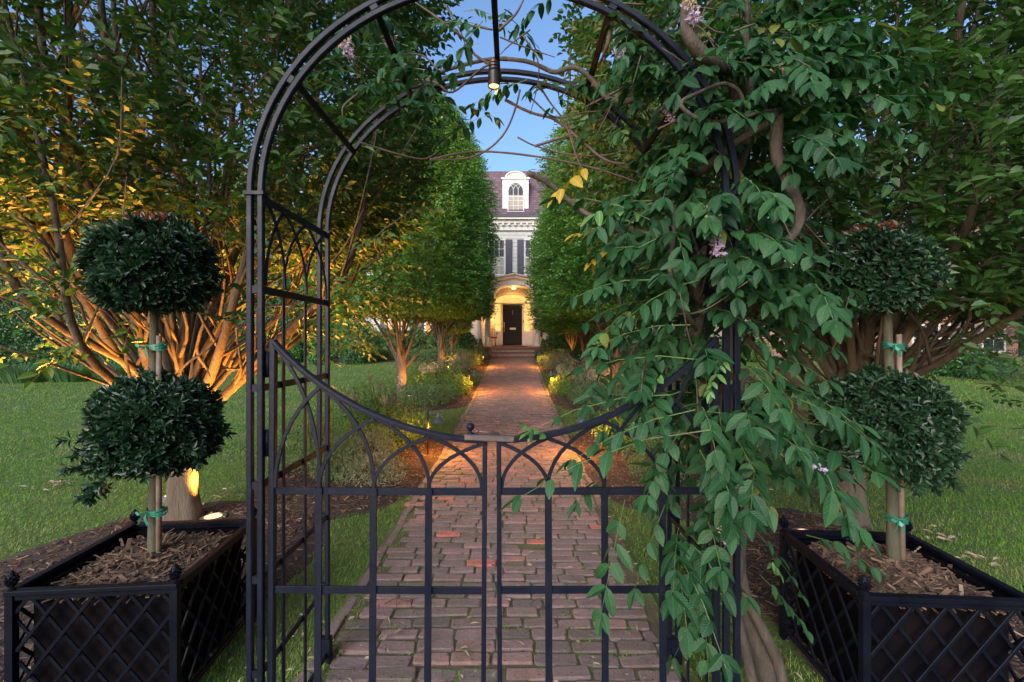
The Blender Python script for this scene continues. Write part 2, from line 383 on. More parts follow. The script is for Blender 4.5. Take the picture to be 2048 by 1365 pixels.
g.raw(np.stack([X,Y,Z],-1).reshape(-1,3),[np.stack([idx[:-1,:-1],idx[:-1,1:],idx[1:,1:],idx[1:,:-1]],-1).reshape(-1,4)])
tag(g.build('ground',M['ground'],smooth=True),kind='structure')

# path: bedding sheet + bricks in one structure mesh
pm=MB(); yy=np.linspace(-1.0,20.55,90)
l,r=pedge(yy); v=[];
for a,b,y in zip(l,r,yy): v+= [(a-.10,y,gz(y)+.017),(b+.10,y,gz(y)+.017)]
pm.raw(v,[[[2*i,2*i+1,2*i+3,2*i+2] for i in range(len(yy)-1)]],mi=1)
def brick(mb,cx,cy,lx,ly,rot,h,tnt,tiltx=0,tilty=0):
    a,b=lx/2,ly/2; c=.009
    ring0=[(-a,-b),(a,-b),(a,b),(-a,b)]
    def cor(a,b,c): return [(-a+c,-b),(a-c,-b),(a,-b+c),(a,b-c),(a-c,b),(-a+c,b),(-a,b-c),(-a,-b+c)]
    pts=[]
    j=R.uniform(-.005,.005,(8,2))
    for z,s_ in ((-.01,0),(h-.004,0),(h,.005)):
        for (x,y),jj in zip(cor(a-s_,b-s_,c),j):
            x+=jj[0]; y+=jj[1]
            pts.append((cx+x*cos(rot)-y*sin(rot), cy+x*sin(rot)+y*cos(rot), z+(x*tiltx+y*tilty if z>0 else 0)))
    pts=np.array(pts); pts[:,2]+=gzv(pts[:,1])+.008
    f=[[k*8+i,k*8+(i+1)%8,(k+1)*8+(i+1)%8,(k+1)*8+i] for k in range(2) for i in range(8)]
    mb.raw(pts,[np.array(f),np.array([[16+i for i in range(8)]])],np.tile([tnt,.5,.5],(24,1)))
y=.9; row=0
while y<20.5:
    l,r=pedge(y); x=l+R.uniform(-.02,.14)-(.1 if row%2 else 0)
    dep=.083
    while x<r-.02:
        L=R.choice([.18,.195,.205]) + R.uniform(-.015,.015)
        if x+L>r+.08: L=max(.07,r-x)
        if x+L<=l+.04: x+=L; continue
        cy=y+.02*sin(x*2.1+row*.13)+R.uniform(-.005,.005)
        if R.random()>.012:
            brick(pm,x+L/2,cy,L-.012,dep-R.uniform(.006,.015),R.normal(0,.022),.020+R.uniform(-.007,.006),min(1,max(0,R.beta(2,2.4)+(.45 if R.random()<.045 else 0))),R.normal(0,.015),R.normal(0,.02))
        x+=L
    y+=dep+.007+ .004*sin(row); row+=1
# soldier edging
for side in (0,1):
    y=1.0
    while y<20.4:
        e=pedge(y)[side]; cx=e+(-.045 if side==0 else .075)
        if side==0 or y>4: brick(pm,cx+R.uniform(-.008,.008),y+.1,.055,.185,R.normal(0,.05),.020+R.uniform(-.008,.008),R.beta(1.6,4)*.8,0,R.normal(0,.03))
        y+=.203
tag(pm.build('path',[M['brick'],M['joint']]),kind='structure')

# mulch beds (soil sheets) + chips
def chips(mb,n,fx,zf,smin=.015,smax=.06):
    p=fx(n); n=len(p); L=R.uniform(smin,smax,n)*R.uniform(.6,1.5,n); W=L*R.uniform(.10,.30,n)
    az=R.uniform(0,2*pi,n); el=R.normal(0,.22,n); ax=np.stack([np.cos(az)*np.cos(el),np.sin(az)*np.cos(el),np.sin(el)],-1)
    nr=np.stack([R.normal(0,.35,n),R.normal(0,.35,n),np.ones(n)],-1)
    P3=np.stack([p[:,0],p[:,1],zf(p[:,0],p[:,1])+R.uniform(.001,.016,n)],-1)
    t=(np.array([(0,-.4,0),(0,.4,0),(1,.3,0),(1,-.5,0),(0,-.4,-.06),(0,.4,-.06),(1,.3,-.06),(1,-.5,-.06)]),[np.array([[3,2,1,0],[0,1,5,4],[1,2,6,5],[2,3,7,6],[3,0,4,7]])])
    mb.leaves(t,P3,ax,nr,L,W,R.beta(1.5,2.3,n))
bedm=MB(); chm=MB()
for i,(cx,cy,rx,ry) in enumerate(BEDS+FARBED):
    k=64; a=np.arange(k)*2*pi/k; ex=2/2.6
    ux=np.sign(np.cos(a))*np.abs(np.cos(a))**ex; uy=np.sign(np.sin(a))*np.abs(np.sin(a))**ex
    wob=1+.05*np.sin(a*5+i)+.03*np.sin(a*11)
    rings=[(0.001,.05),(.5,.045),(.85,.03),(1.0,.012),(1.05,-.02)]
    v=[];pl,pr=-.92,.80
    for q,h in rings:
        x=cx+rx*q*ux*wob; yv=cy+ry*q*uy*wob
        if cx<0: x=np.minimum(x,-.93)
        else: x=np.maximum(x,np.interp(yv,[3,20],[.80,1.06]))
        v.append(np.stack([x,yv,gzv(yv)+h],-1))
    f=[[q*k+j,q*k+(j+1)%k,(q+1)*k+(j+1)%k,(q+1)*k+j] for q in range(len(rings)-1) for j in range(k)]
    bedm.raw(np.concatenate(v),[np.array(f),np.arange(k)[None]])
    def fx(n,e=(cx,cy,rx,ry)):
        x=R.uniform(e[0]-e[2],e[0]+e[2],n); y=R.uniform(e[1]-e[3],e[1]+e[3],n)
        m=in_ell(x,y,e,-.02); m&=(x<-.95) if e[0]<0 else (x>np.interp(y,[3,20],[.83,1.09]))
        return np.stack([x[m],y[m]],-1)
    n=[9000,9000,10000,10000,4000,4000,2500,2500,2500,2500][i]
    def zf(x,y,e=(cx,cy,rx,ry)):
        q=(np.abs((x-e[0])/e[2])**2.6+np.abs((y-e[1])/e[3])**2.6)**(1/2.6); return gzv(y)+np.interp(q,[0,.5,.85,1],[.05,.045,.03,.012])
    chips(chm,n,fx,zf,.015 if i<4 else .03,.05 if i<4 else .07)
tag(bedm.build('mulch_bed',M['soil'],smooth=True),kind='structure')
tag(chm.build('mulch',M['chip']),'brown shredded bark mulch covering the planting beds','mulch',kind='stuff')

# grass blades
def lawn_mask(x,y):
    l,r=pedge(y); m=(x<l-.09+.03*np.sin(y*9)+.02*np.sin(y*23))|(x>r+.13+.03*np.sin(y*8)+.02*np.sin(y*21))
    for e in BEDS+FARBED: m&=~in_ell(x,y,e,.0+.03)
    return m
gr=MB()
for (y0,y1,dens,hl,wd) in ((1.3,3.2,9500,.034,.0032),(3.2,5.5,5200,.036,.0042),(5.5,9,2300,.040,.0065),(9,14,650,.055,.011),(14,21,300,.055,.018)):
    xm=y1*1.18; n=int(dens*(y1-y0)*2*xm); x=R.uniform(-xm,xm,n); y=R.uniform(y0,y1,n)
    m=lawn_mask(x,y)&(np.abs(x)<y*1.18+.3); x=x[m];y=y[m]; n=len(x)
    clump=.5+.5*np.sin(x*2.3+1.3*np.sin(y*1.7))*np.sin(y*3.1+x)
    L=hl*R.uniform(.5,1.25,n)*(.8+.35*clump); az=R.uniform(0,2*pi,n)
    ax=np.stack([np.cos(az)*.55,np.sin(az)*.55,np.ones(n)*R.uniform(.5,1.2,n)],-1); nr=np.stack([-np.cos(az),-np.sin(az),np.ones(n)*.5],-1)
    gr.leaves(T_BLADE,np.stack([x,y,gzv(y)-.004],-1),ax,nr,L,wd*R.uniform(.7,1.3,n),np.clip(R.beta(2,2.5,n)*.9+(R.random(n)<.05)*.5,0,1))
tag(gr.build('grass',M['grass']),'mown green lawn grass either side of the brick path','grass',kind='stuff')
# moss and weeds in the joints
ms=MB(); n=42000; y=R.uniform(1.6,20,n); y=1.6+(y-1.6)*R.random(n)**1.4; x=R.uniform(-.98,.95,n)
k=(np.sin(x*5.3+y*2.1)+np.sin(y*3.7-x*4)+np.sin(x*13+y*9)*.6>.1)|(x<-.8)|(x>.76)
rowp=((y-.9)/.105)%1
k&=((rowp>.38)&(rowp<.62))|(R.random(n)<.05)|(np.abs(x+.86)<.05)
k&=(x<pedge(y)[1]+.14)
x=x[k];y=y[k];n=len(x); az=R.uniform(0,2*pi,n)
ax=np.stack([np.cos(az)*.8,np.sin(az)*.8,R.uniform(.3,1,n)],-1); nr=np.stack([-np.cos(az),-np.sin(az),np.ones(n)],-1)
ms.leaves(T_LO,np.stack([x,y,gzv(y)+.016],-1),ax,nr,R.uniform(.008,.026,n),R.uniform(.003,.008,n),R.random(n)*.9)
tag(ms.build('moss',M['grass']),'green moss and weeds growing in the joints of the brick path','moss',kind='stuff')
lt=MB(); n=900; x=R.uniform(-2.6,2.6,n); y=1.7+R.random(n)**1.5*6; az=R.uniform(0,2*pi,n)
ax=np.stack([np.cos(az),np.sin(az),R.uniform(-.1,.3,n)],-1); nr=np.stack([R.normal(0,.4,n),R.normal(0,.4,n),np.ones(n)],-1)
lt.leaves(T_MID,np.stack([x,y,gzv(y)+np.where(lawn_mask(x,y),.05,.045)],-1),ax,nr,R.uniform(.015,.05,n),R.uniform(.008,.018,n),R.random(n))
tag(lt.build('leaf_litter',M['straw']),'dry pale petals and leaf scraps scattered over path and lawn','leaf litter',kind='stuff')

# ------------------------------------------------------------------ garden arch
X0=-.063; DF,DB=1.53,2.08; ZS=2.0; AO,BO,AI,BI=.827,.747,.790,.710
arch=thing('garden_arch','black iron garden arch with wisteria climbing its right side over the brick path','arch',(X0,(DF+DB)/2,0))
def arcpts(a,b,Y,n=44):
    th=np.linspace(pi,0,n); pts=[(X0-a,Y,-.02),(X0-a,Y,.6),(X0-a,Y,1.3),(X0-a,Y,ZS-.02)]
    pts+=[(X0+a*cos(t),Y,ZS+b*sin(t)) for t in th]; pts+=[(X0+a,Y,ZS-.02),(X0+a,Y,1.3),(X0+a,Y,.6),(X0+a,Y,-.02)]
    return np.array(pts)
for Y in (DF,DB):
    m=MB()
    for a,b in ((AO,BO),(AI,BI)): m.sweep(arcpts(a,b,Y),.0195,.020,(0,1,0))
    for s_ in (-1,1):
        xm=X0+s_*(AO+AI)/2
        m.box(xm-.034,xm+.034,Y-.017,Y+.017,ZS-.006,ZS+.006)
        m.box(xm-.034,xm+.034,Y-.018,Y+.018,-.02,.13)
        for z in (1.675,1.34,1.01,.69,.37,.06): m.box(xm-.016,xm+.016,Y-.0065,Y+.0065,z-.013,z+.013)
    m.build('arch_frame',M['iron'],arch)
for th in (148,120,90,60,32):
    a=radians(th); m=MB(); x=X0+AI*cos(a); z=ZS+BI*sin(a)
    nv=V(cos(a),0,sin(a))
    m.bar((x,DF+.011,z),(x,DB-.011,z),.022,.020,(cos(a),0,sin(a)))
    m.build('rung',M['iron'],arch)
    for Y in (DF,DB):
        m=MB(); c=V(X0+(AI+AO)/2*cos(a),Y,ZS+(BI+BO)/2*sin(a)); tt=V(-sin(a),0,cos(a))
        m.sweep([c-nv*.008,c+nv*.008],.03,.018,(0,1,0)); m.build('clamp',M['iron'],arch)
def quarter(p0,p1,k=12):
    """starts vertical at p0, ends slanting at p1"""
    p0=V(*p0);p1=V(*p1); out=[]
    for t in np.linspace(0,1,k):
        a=t*radians(54); fx_=(1-cos(a))/(1-cos(radians(54))); fz=sin(a)/sin(radians(54))
        q=p0+(p1-p0)*0; q=V(p0[0]+(p1[0]-p0[0])*fx_,p0[1]+(p1[1]-p0[1])*fx_,p0[2]+(p1[2]-p0[2])*fz); out.append(q)
    return np.array(out)
for s_ in (-1,1):
    px=X0+s_*AI; m=MB(); nrm=(1,0,0)
    for z,wd in ((ZS-.014,.028),(1.675,.026),(1.34,.024),(1.01,.024),(.69,.022),(.37,.022),(.06,.022)):
        m.bar((px,DF+.013,z),(px,DB-.013,z),wd,.008,nrm)
    bs_=[DF,1.665,1.84,DB-.045]
    for Y in bs_[1:3]: m.bar((px-s_*.0075,Y,.0),(px-s_*.0075,Y,1.665),.018,.006,nrm)
    for i in range(3):
        for a,b in ((i,i+1),(i+1,i)):
            off=.008 if a<b else .014
            m.sweep(quarter((px-s_*off,bs_[a]+(.014 if a==0 else 0),1.69),(px-s_*off,bs_[b]+(.02 if b==0 else -.012 if b==3 else 0),ZS-.028)),.013,.005,nrm)
    m.build('side_panel',M['iron'],arch)

# gates
def gate(name,label,xh,xe,bars,tilt,latch=False):
    s_=1 if xe>xh else -1; Y=DF+.02; cxg=(985-CX)/F*1.55; a=.783
    root=thing(name,label,'gate',(xh,Y,.05))
    top=lambda x: CH-(878-CY)/F*1.55 + (1.035-sqrt(max(1.035**2-(x-cxg)**2,0)))
    f=MB(); xx=np.linspace(xh,xe,26)
    f.sweep([(x,Y,top(x)) for x in xx],.015,.026,(0,1,0)); f.sweep([(x,Y,top(x)-.009) for x in xx],.005,.032,(0,1,0))
    f.build('top_rail',M['iron'],root)
    f=MB(); f.bar((xh,Y,.05),(xh,Y,top(xh)+.006),.022,.022,(0,1,0)); f.build('stile',M['iron'],root)
    f=MB(); f.bar((xe,Y,.05),(xe,Y,top(xe)-.008),.016,.018,(0,1,0)); f.build('stile',M['iron'],root)
    for z in (.985,.645,.30,.10):
        f=MB(); f.bar((xh+s_*.011,Y,z),(xe-s_*.008,Y,z),.025,.008,(0,1,0)); f.build('rail',M['iron'],root)
    for x in bars:
        f=MB(); f.bar((x,Y-.0075,.07),(x,Y-.0075,.998),.024,.006,(0,1,0)); f.build('bar',M['iron'],root)
    pts=[xh+s_*.012]+list(bars)+[xe-s_*.01]
    f=MB()
    for i in range(len(pts)-1):
        for a_,b_ in ((i,i+1),(i+1,i)):
            o=-.006 if a_<b_ else .003
            xa=pts[a_]; xb=pts[b_]
            f.sweep(quarter((xa,Y+o,.998),(xb,Y+o,top(xb)-.014)),.0125,.009,(0,1,0))
    f.build('tracery',M['iron'],root)
    for z in (.25,1.15,1.42):
        f=MB(); f.tube([(xh-s_*.018,Y-.004,z-.045),(xh-s_*.018,Y-.004,z+.045)],.0085,10); f.build('hinge',M['iron'],root,smooth=True)
    if latch:
        zt=top(xe)+.012
        f=MB(); f.bar((-.168,Y-.004,zt),(.0,Y-.004,zt-.006),.020,.034,(0,1,0)); lt_=f.build('latch',M['rust'],root)
        f=MB(); f.lathe((-.150,Y-.002,zt+.008),[(.013,0),(.013,.004),(.006,.006),(.005,.012),(.010,.016),(.0135,.023),(.0135,.029),(.009,.036),(.0,.039)],16); f.build('knob',M['iron'],lt_,smooth=True)
        f=MB(); f.tube([(-.128,Y-.004,zt+.013),(-.122,Y-.004,zt+.018),(-.05,Y-.004,zt+.012)],.0035,8); f.tube([(-.134,Y-.004,zt+.019),(-.120,Y-.004,zt+.019)],.006,8); f.build('latch_pin',M['rust'],lt_,smooth=True)
    root.rotation_euler=(0,radians(tilt),0)
    return root
xp=lambda px,d=1.55:(px-CX)/F*d
gate('garden_gate','left leaf of the black iron gate carrying the worn sliding latch and ball knob',X0-AI+.023,xp(966),[xp(636),xp(745),xp(855)],.35,True)
gate('garden_gate','right leaf of the black iron gate half covered by wisteria leaves',X0+AI-.023,xp(1000),[xp(1325),xp(1210),xp(1098)],-.2)

# hanging spotlight
sp=thing('hanging_spotlight','small bronze cylinder spotlight glowing under the centre rung of the arch','spotlight',(xp(988,1.93),1.93,2.70))
m=MB(); c=wloc(sp); m.lathe(c,[(.013,.0),(.022,-.004),(.022,-.012),(.019,-.014),(.023,-.018),(.023,-.026),(.019,-.028),(.024,-.032),(.024,-.04),(.021,-.042),(.0255,-.050),(.0265,-.110),(.024,-.110),(.022,-.100)],24); m.build('lamp_body',M['darkmetal'],sp,smooth=False)
m=MB(); m.lathe(c,[(.0,-.104),(.0215,-.104),(.0215,-.100),(0,-.100)],24); m.build('lens',M['lampglow'],sp)
def spot(name,loc,target,power,angle,blend=.6,color=WARM,size=.03,parent=None):
    l_=bpy.data.lights.new(name,'SPOT'); l_.energy=power; l_.spot_size=radians(angle); l_.spot_blend=blend; l_.color=color; l_.shadow_soft_size=size
    o=bpy.data.objects.new(name,l_); col.objects.link(o)
    o.location=tuple(loc); o.rotation_euler=Vector(V(*loc)-V(*target)).to_track_quat('Z','Y').to_euler()
    if parent is not None: 
        o.location=tuple(V(*loc)-wloc(parent)); o.parent=parent
    return o
spot('spot_beam',c+V(0,0,-.115),c+V(0,-.1,-2),1.5,70,.7,(1,.6,.3),.02,sp)

# ------------------------------------------------------------------ planters
def planter(label,origin,S,Dp,rot,H=.53):
    root=thing('planter',label,'planter',origin,'square black iron lattice planters flanking the arch')
    ox,oy,_=origin; hx,hy=S/2,Dp/2
    # build around origin then rotate root
    f=MB()
    for sx in (-1,1):
        for sy in (-1,1):
            x=ox+sx*(hx-.014); y=oy+sy*(hy-.014); f=MB(); f.box(x-.014,x+.014,y-.014,y+.014,0,H); f.build('corner_post',M['piron'],root)
    for z,t,ww in ((H+.006,.022,.042),(.06,.024,.022)):
        f=MB()
        for s_ in (-1,1):
            f.bar((ox-hx+.0,oy+s_*(hy-.012),z),(ox+hx,oy+s_*(hy-.012),z+.0003),t*.8,ww*.8,(0,1,0))
            f.bar((ox+s_*(hx-.012),oy-hy+.03,z+.0015),(ox+s_*(hx-.012),oy+hy-.03,z+.0018),t*.8,ww*.8,(1,0,0))
        f.build('rim' if z>.3 else 'base_rail',M['piron'],root)
    f=MB()
    for s_ in (-1,1):
        f.bar((ox-hx+.03,oy+s_*(hy-.012),H-.016),(ox+hx-.03,oy+s_*(hy-.012),H-.016),.018,.012,(0,1,0))
        f.bar((ox+s_*(hx-.012),oy-hy+.03,H-.016),(ox+s_*(hx-.012),oy+hy-.03,H-.016),.018,.012,(1,0,0))
    f.build('inner_rim',M['piron'],root)
    # liner box (open), set back
    f=MB(); i=.055; z1=H-.012; z0=.05
    a,b,c_,d=ox-hx+i,ox+hx-i,oy-hy+i,oy+hy-i; t=.006
    f.box(a,b,c_,c_+t,z0,z1); f.box(a,b,d-t,d,z0,z1); f.box(a,a+t,c_+t,d-t,z0,z1); f.box(b-t,b,c_+t,d-t,z0,z1); f.box(a+t,b-t,c_+t,d-t,z0,z0+t)
    # top flange closing liner to rim
    f.box(ox-hx+.024,a-.001,oy-hy+.024,oy+hy-.024,H-.022,H-.018); f.box(b+.001,ox+hx-.024,oy-hy+.024,oy+hy-.024,H-.022,H-.018)
    f.box(a,b,oy-hy+.024,c_-.001,H-.022,H-.018); f.box(a,b,d+.001,oy+hy-.024,H-.022,H-.018)
    f.build('liner',M['liner'],root)
    # lattice: diagonal strips on 4 sides
    for side in range(4):
        f=MB(); Wd=(S if side<2 else Dp)-.056; Hh=H-.09; z0=.07
        u0=-Wd/2
        def pt(u,z,o):
            if side==0: return (ox+u,oy-hy+.012+o,z)
            if side==1: return (ox+u,oy+hy-.012-o,z)
            if side==2: return (ox-hx+.012+o,oy+u,z)
            return (ox+hx-.012-o,oy+u,z)
        nn=(0,1,0) if side<2 else (1,0,0)
        for dr,o in ((1,0),(-1,.0085)):
            k=-Wd/2-Hh*.95
            while k<Wd/2+Hh:
                # line u=k+dr'*t*.95 , z=z0+t
                ts=[]
                for t_ in np.linspace(0,Hh,60):
                    u=k+.78*t_ if dr==1 else -k-.78*t_
                    if -Wd/2<=u<=Wd/2: ts.append((u,z0+t_))
                if len(ts)>2: f.bar(pt(*ts[0],o),pt(*ts[-1],o),.013,.0075,nn)
                k+=.118
        f.build('lattice_panel',M['piron'],root)
    for sx in (-1,1):
        for sy in (-1,1):
            x=ox+sx*(hx-.014); y=oy+sy*(hy-.014); f=MB()
            f.lathe((x,y,H+.012),[(.016,0),(.016,.006),(.008,.010),(.008,.016),(.016,.02)],12)
            # pine-cone scales
            for rr in range(6):
                z=.022+rr*.0085; rad=[.017,.0215,.022,.019,.014,.007][rr]
                for q in range(8):
                    an=(q+.5*(rr%2))*pi/4; cc=V(x+cos(an)*rad*.55,y+sin(an)*rad*.55,H+.012+z+.004)
                    oo=V(cos(an),sin(an),.25); oo/=np.linalg.norm(oo); sd_=V(-sin(an),cos(an),0); up=np.cross(oo,sd_)*-1
                    h=.0085; vv=[cc+oo*rad*.62, cc+sd_*h, cc-up*h*.9, cc-sd_*h, cc+up*h*1.1]
                    f.raw(vv,[[[0,1,2],[0,2,3],[0,3,4],[0,4,1]]])
            f.lathe((x,y,H+.012),[(.008,.018),(.015,.03),(.016,.05),(.011,.068),(.0,.078)],10)
            f.build('finial',M['piron'],root)
    f=MB(); k=14; xs=np.linspace(a+t,b-t,k); ysq=np.linspace(c_+t,d-t,k); XX,YY=np.meshgrid(xs,ysq)
    hz=lambda x,y: H-.055+.030*np.exp(-((x-ox)**2+(y-oy)**2)/.05)+.006*np.sin(x*40)*np.sin(y*37)
    idx=np.arange(k*k).reshape(k,k); f.raw(np.stack([XX,YY,hz(XX,YY)],-1).reshape(-1,3),[np.stack([idx[:-1,:-1],idx[:-1,1:],idx[1:,1:],idx[1:,:-1]],-1).reshape(-1,4)],mi=1)
    chips(f,7000,lambda n: np.stack([R.uniform(a+.02,b-.02,n),R.uniform(c_+.02,d-.02,n)],-1),hz,.012,.055)
    f.build('mulch_fill',[M['chip'],M['soil']],root)
    root.rotation_euler=(0,0,rot)
    return root
planter('black lattice planter left of the arch holding a two ball topiary in bark mulch',(-1.655,2.07,0),.62,.66,radians(5))
planter('black lattice planter right of the arch nearest the wisteria trunk, topiary inside',(1.645,1.965,0),.615,.60,radians(-4))

def rosettes(mb,pts,out,L,W,n=8,T=T_MID,spread=.9):
    """pts (N,3) tip positions, out (N,3) directions"""
    N_=len(pts); out=out/np.linalg.norm(out,axis=1)[:,None]
    up=np.tile(V(.3,.1,1),(N_,1)); a=np.cross(out,up); a/=np.linalg.norm(a,axis=1)[:,None]; b=np.cross(out,a)
    for i in range(n):
        an=i*2.4+R.uniform(0,.6,N_)+R.uniform(0,6,N_)*0; q=i/n
        d=out*(1.15-spread*q+.1)[...,None] if np.ndim(q) else out*(1.1-spread*q)
        sd_=a*np.cos(an)[:,None]+b*np.sin(an)[:,None]
        ax=d+sd_*(.45+.6*q)
        p=pts-out*(q*L*.75)
        nr=np.cross(ax,np.cross(out,ax))+R.normal(0,.15,(N_,3))
        nr=out-sd_*.2+R.normal(0,.2,(N_,3))
        mb.leaves(T,p,ax,nr,L*R.uniform(.75,1.2,N_),W*R.uniform(.8,1.15,N_),R.beta(1.6,2.6,N_))
def sph(n):
    v=R.normal(0,1,(n,3)); return v/np.linalg.norm(v,axis=1)[:,None]
def topiary(label,base,lean,balls,stake_top,extra,redtop):
    root=thing('topiary_tree',label,'topiary',base)
    bx,by,bz=base
    m=MB(); tp=[V(bx,by,bz-.04),V(bx+lean*.2,by,bz+.3),V(bx+lean*.5,by,bz+.7),V(bx+lean*.9,by,bz+1.1),V(bx+lean,by,bz+1.35)]
    m.tube(tp,[.027,.023,.021,.018,.013],10,smooth=5,knob=.04); 
    for c,rr in balls:
        for i in range(12):
            d=sph(1)[0]; d[2]*=.6; m.tube([V(*c)-V(0,0,rr[2]*.5),V(*c)+d*V(*rr)*.45,V(*c)+d*V(*rr)*.85],[.009,.006,.003],5,smooth=3)
    m.build('trunk',M['toptrunk'],root,smooth=True)
    m=MB(); sx=bx+.032; m.tube([V(sx,by-.012,bz-.03),V(sx+lean*.35,by-.012,bz+.5),V(sx+lean*.6,by-.012,stake_top)],[.012,.0115,.011],8); m.build('stake',M['stake'],root,smooth=True)
    for z in (bz+.21,(stake_top-.06)):
        m=MB(); lx=bx+lean*(z-bz)/1.35
        for q in range(3):
            k=22; a=np.linspace(0,2*pi,k); rx=.043;ry=.034
            zz=z+q*.009+.006*np.sin(a*2+q)
            pts=np.stack([lx+.017+rx*np.cos(a),by-.004+ry*np.sin(a),zz],-1); m.sweep(pts,.012,.0018,(0,0,1)) if False else m.raw(np.concatenate([pts+V(0,0,-.005),pts+V(0,0,.005)]),[[[i,i+1,k+i+1,k+i] for i in range(k-1)]])
        for (ex,ez) in ((-.035,.015),(-.022,-.04),(.02,-.045)):
            p0=V(lx-.01,by-.042,z+.005); p1=p0+V(ex*.5,-.012,ez*.3); p2=p0+V(ex,-.008,ez); s_=V(.005,0,.005)
            m.raw([p0-s_,p0+s_,p1-s_,p1+s_,p2-s_*.8,p2+s_*.8],[[[0,1,3,2],[2,3,5,4]]])
        m.build('tie_ribbon',M['greentape'],root)
    m=MB()
    for bi,(c,rr) in enumerate(balls):
        n=1350; d=sph(n); d[:,2]=np.where(d[:,2]<-.75,-.75,d[:,2])
        lob=1+.07*np.sin(d[:,0]*5+bi*2)*np.cos(d[:,2]*6)+.05*np.sin(d[:,1]*9+d[:,2]*7)+(R.random(n)<.05)*R.uniform(.05,.22,n)
        shell=1-.5*R.random(n)**3
        p=V(*c)+d*np.array(rr)*(lob*shell)[:,None]
        rosettes(m,p,d+V(0,0,.35)+R.normal(0,.35,(n,3)),.039,.018)
        n=500; d=sph(n); p=V(*c)+d*np.array(rr)*.72*R.uniform(.6,1,n)[:,None]
        rosettes(m,p,d+R.normal(0,.4,(n,3)),.050,.024,5,T_LO)
    for (p,n,sp_) in extra:
        q=V(*p)+np.clip(R.normal(0,.8,(n,3)),-1.2,1.2)*V(*sp_); rosettes(m,q,(q-V(*balls[1][0]))+R.normal(0,.1,(n,3)),.040,.019)
    m.build('foliage',M['topi'],root)
    if redtop:
        m=MB(); c,rr=balls[0]; n=46; a=R.uniform(0,2*pi,n); q=R.random(n)**.5*.5
        d=np.stack([np.cos(a)*q,np.sin(a)*q,np.sqrt(1-q*q)],-1); rosettes(m,V(*c)+d*np.array(rr)*1.03,d+V(0,0,.5),.035,.012,6)
        m.build('new_growth',M['redleaf'],root)
    return root
M['redleaf']=leafmat('red_new_leaf',(.16,.035,.025),(.26,.09,.05),None,.4,.25)
topiary('glossy dark two ball topiary in the left planter, lower ball ragged on its left',(-1.67,2.10,.49),.0,
  [((-1.665,2.10,1.835),(.232,.23,.228)),((-1.655,2.10,1.10),(.245,.24,.228))],1.525,
  [((-1.80,2.05,.94),26,(.07,.07,.06)),((-1.80,2.0,1.0),22,(.10,.06,.06)),((-1.44,2.02,.96),14,(.05,.06,.05)),((-1.88,2.05,1.06),12,(.03,.06,.05)),((-1.86,2.0,.84),12,(.05,.05,.035)),((-1.62,2.3,.98),14,(.10,.06,.05))],True)
topiary('glossy dark two ball topiary in the right planter with red tips on top',(1.712,2.02,.49),-.03,
  [((1.625,2.02,1.80),(.212,.21,.195)),((1.67,2.02,1.12),(.240,.235,.232))],1.53,
  [((1.86,2.0,.96),14,(.06,.06,.04)),((1.50,2.0,1.0),16,(.08,.06,.06)),((1.88,2.02,1.08),8,(.04,.08,.06)),((1.72,1.85,.92),16,(.10,.05,.04))],True)

# ------------------------------------------------------------------ hornbeams
def sprays(mb,tw,o,d,L,nl,ll,lw,T,rad=.0025,twigmi=None,rb=(2,2.2)):
    """o origins, d directions of twigs; leaves alternate left/right in a flat spray"""
    N_=len(o); d=d/np.linalg.norm(d,axis=1)[:,None]
    up=np.tile(V(0,0,1),(N_,1))+R.normal(0,.35,(N_,3))
    s_=np.cross(d,up); s_/=np.linalg.norm(s_,axis=1)[:,None]; nr0=np.cross(s_,d)
    L=np.broadcast_to(L,(N_,))
    for i in range(nl):
        q=(i+1)/nl; sg=1 if i%2 else -1
        p=o+d*(L*q)[:,None]-V(0,0,1)*(L*q*q*.18)[:,None]
        ax=d*(.55 if i<nl-1 else 1.2)+s_*sg*(.9 if i<nl-1 else .1)+R.normal(0,.18,(N_,3))-V(0,0,.18)
        nr=nr0+R.normal(0,.32,(N_,3))
        mb.leaves(T,p,ax,nr,ll*R.uniform(.7,1.2,N_),lw*R.uniform(.8,1.15,N_),R.beta(*rb,N_))
    if tw is not None:
        # triangular prism twigs
        A=s_*rad; B=nr0*rad; e=o+d*L[:,None]-V(0,0,1)*(L*.18)[:,None]; mid=o+d*(L*.5)[:,None]-V(0,0,1)*(L*.045)[:,None]
        v=np.stack([o+A,o-A*.5+B,o-A*.5-B,mid+A*.7,mid-A*.35+B*.7,mid-A*.35-B*.7,e+A*.3,e-A*.15+B*.3,e-A*.15-B*.3],1).reshape(-1,3)
        ft=np.array([[0,1,4,3],[1,2,5,4],[2,0,3,5],[3,4,7,6],[4,5,8,7],[5,3,6,8]])
        tw.raw(v,[(ft[None]+(np.arange(N_)*9)[:,None,None]).reshape(-1,4)])
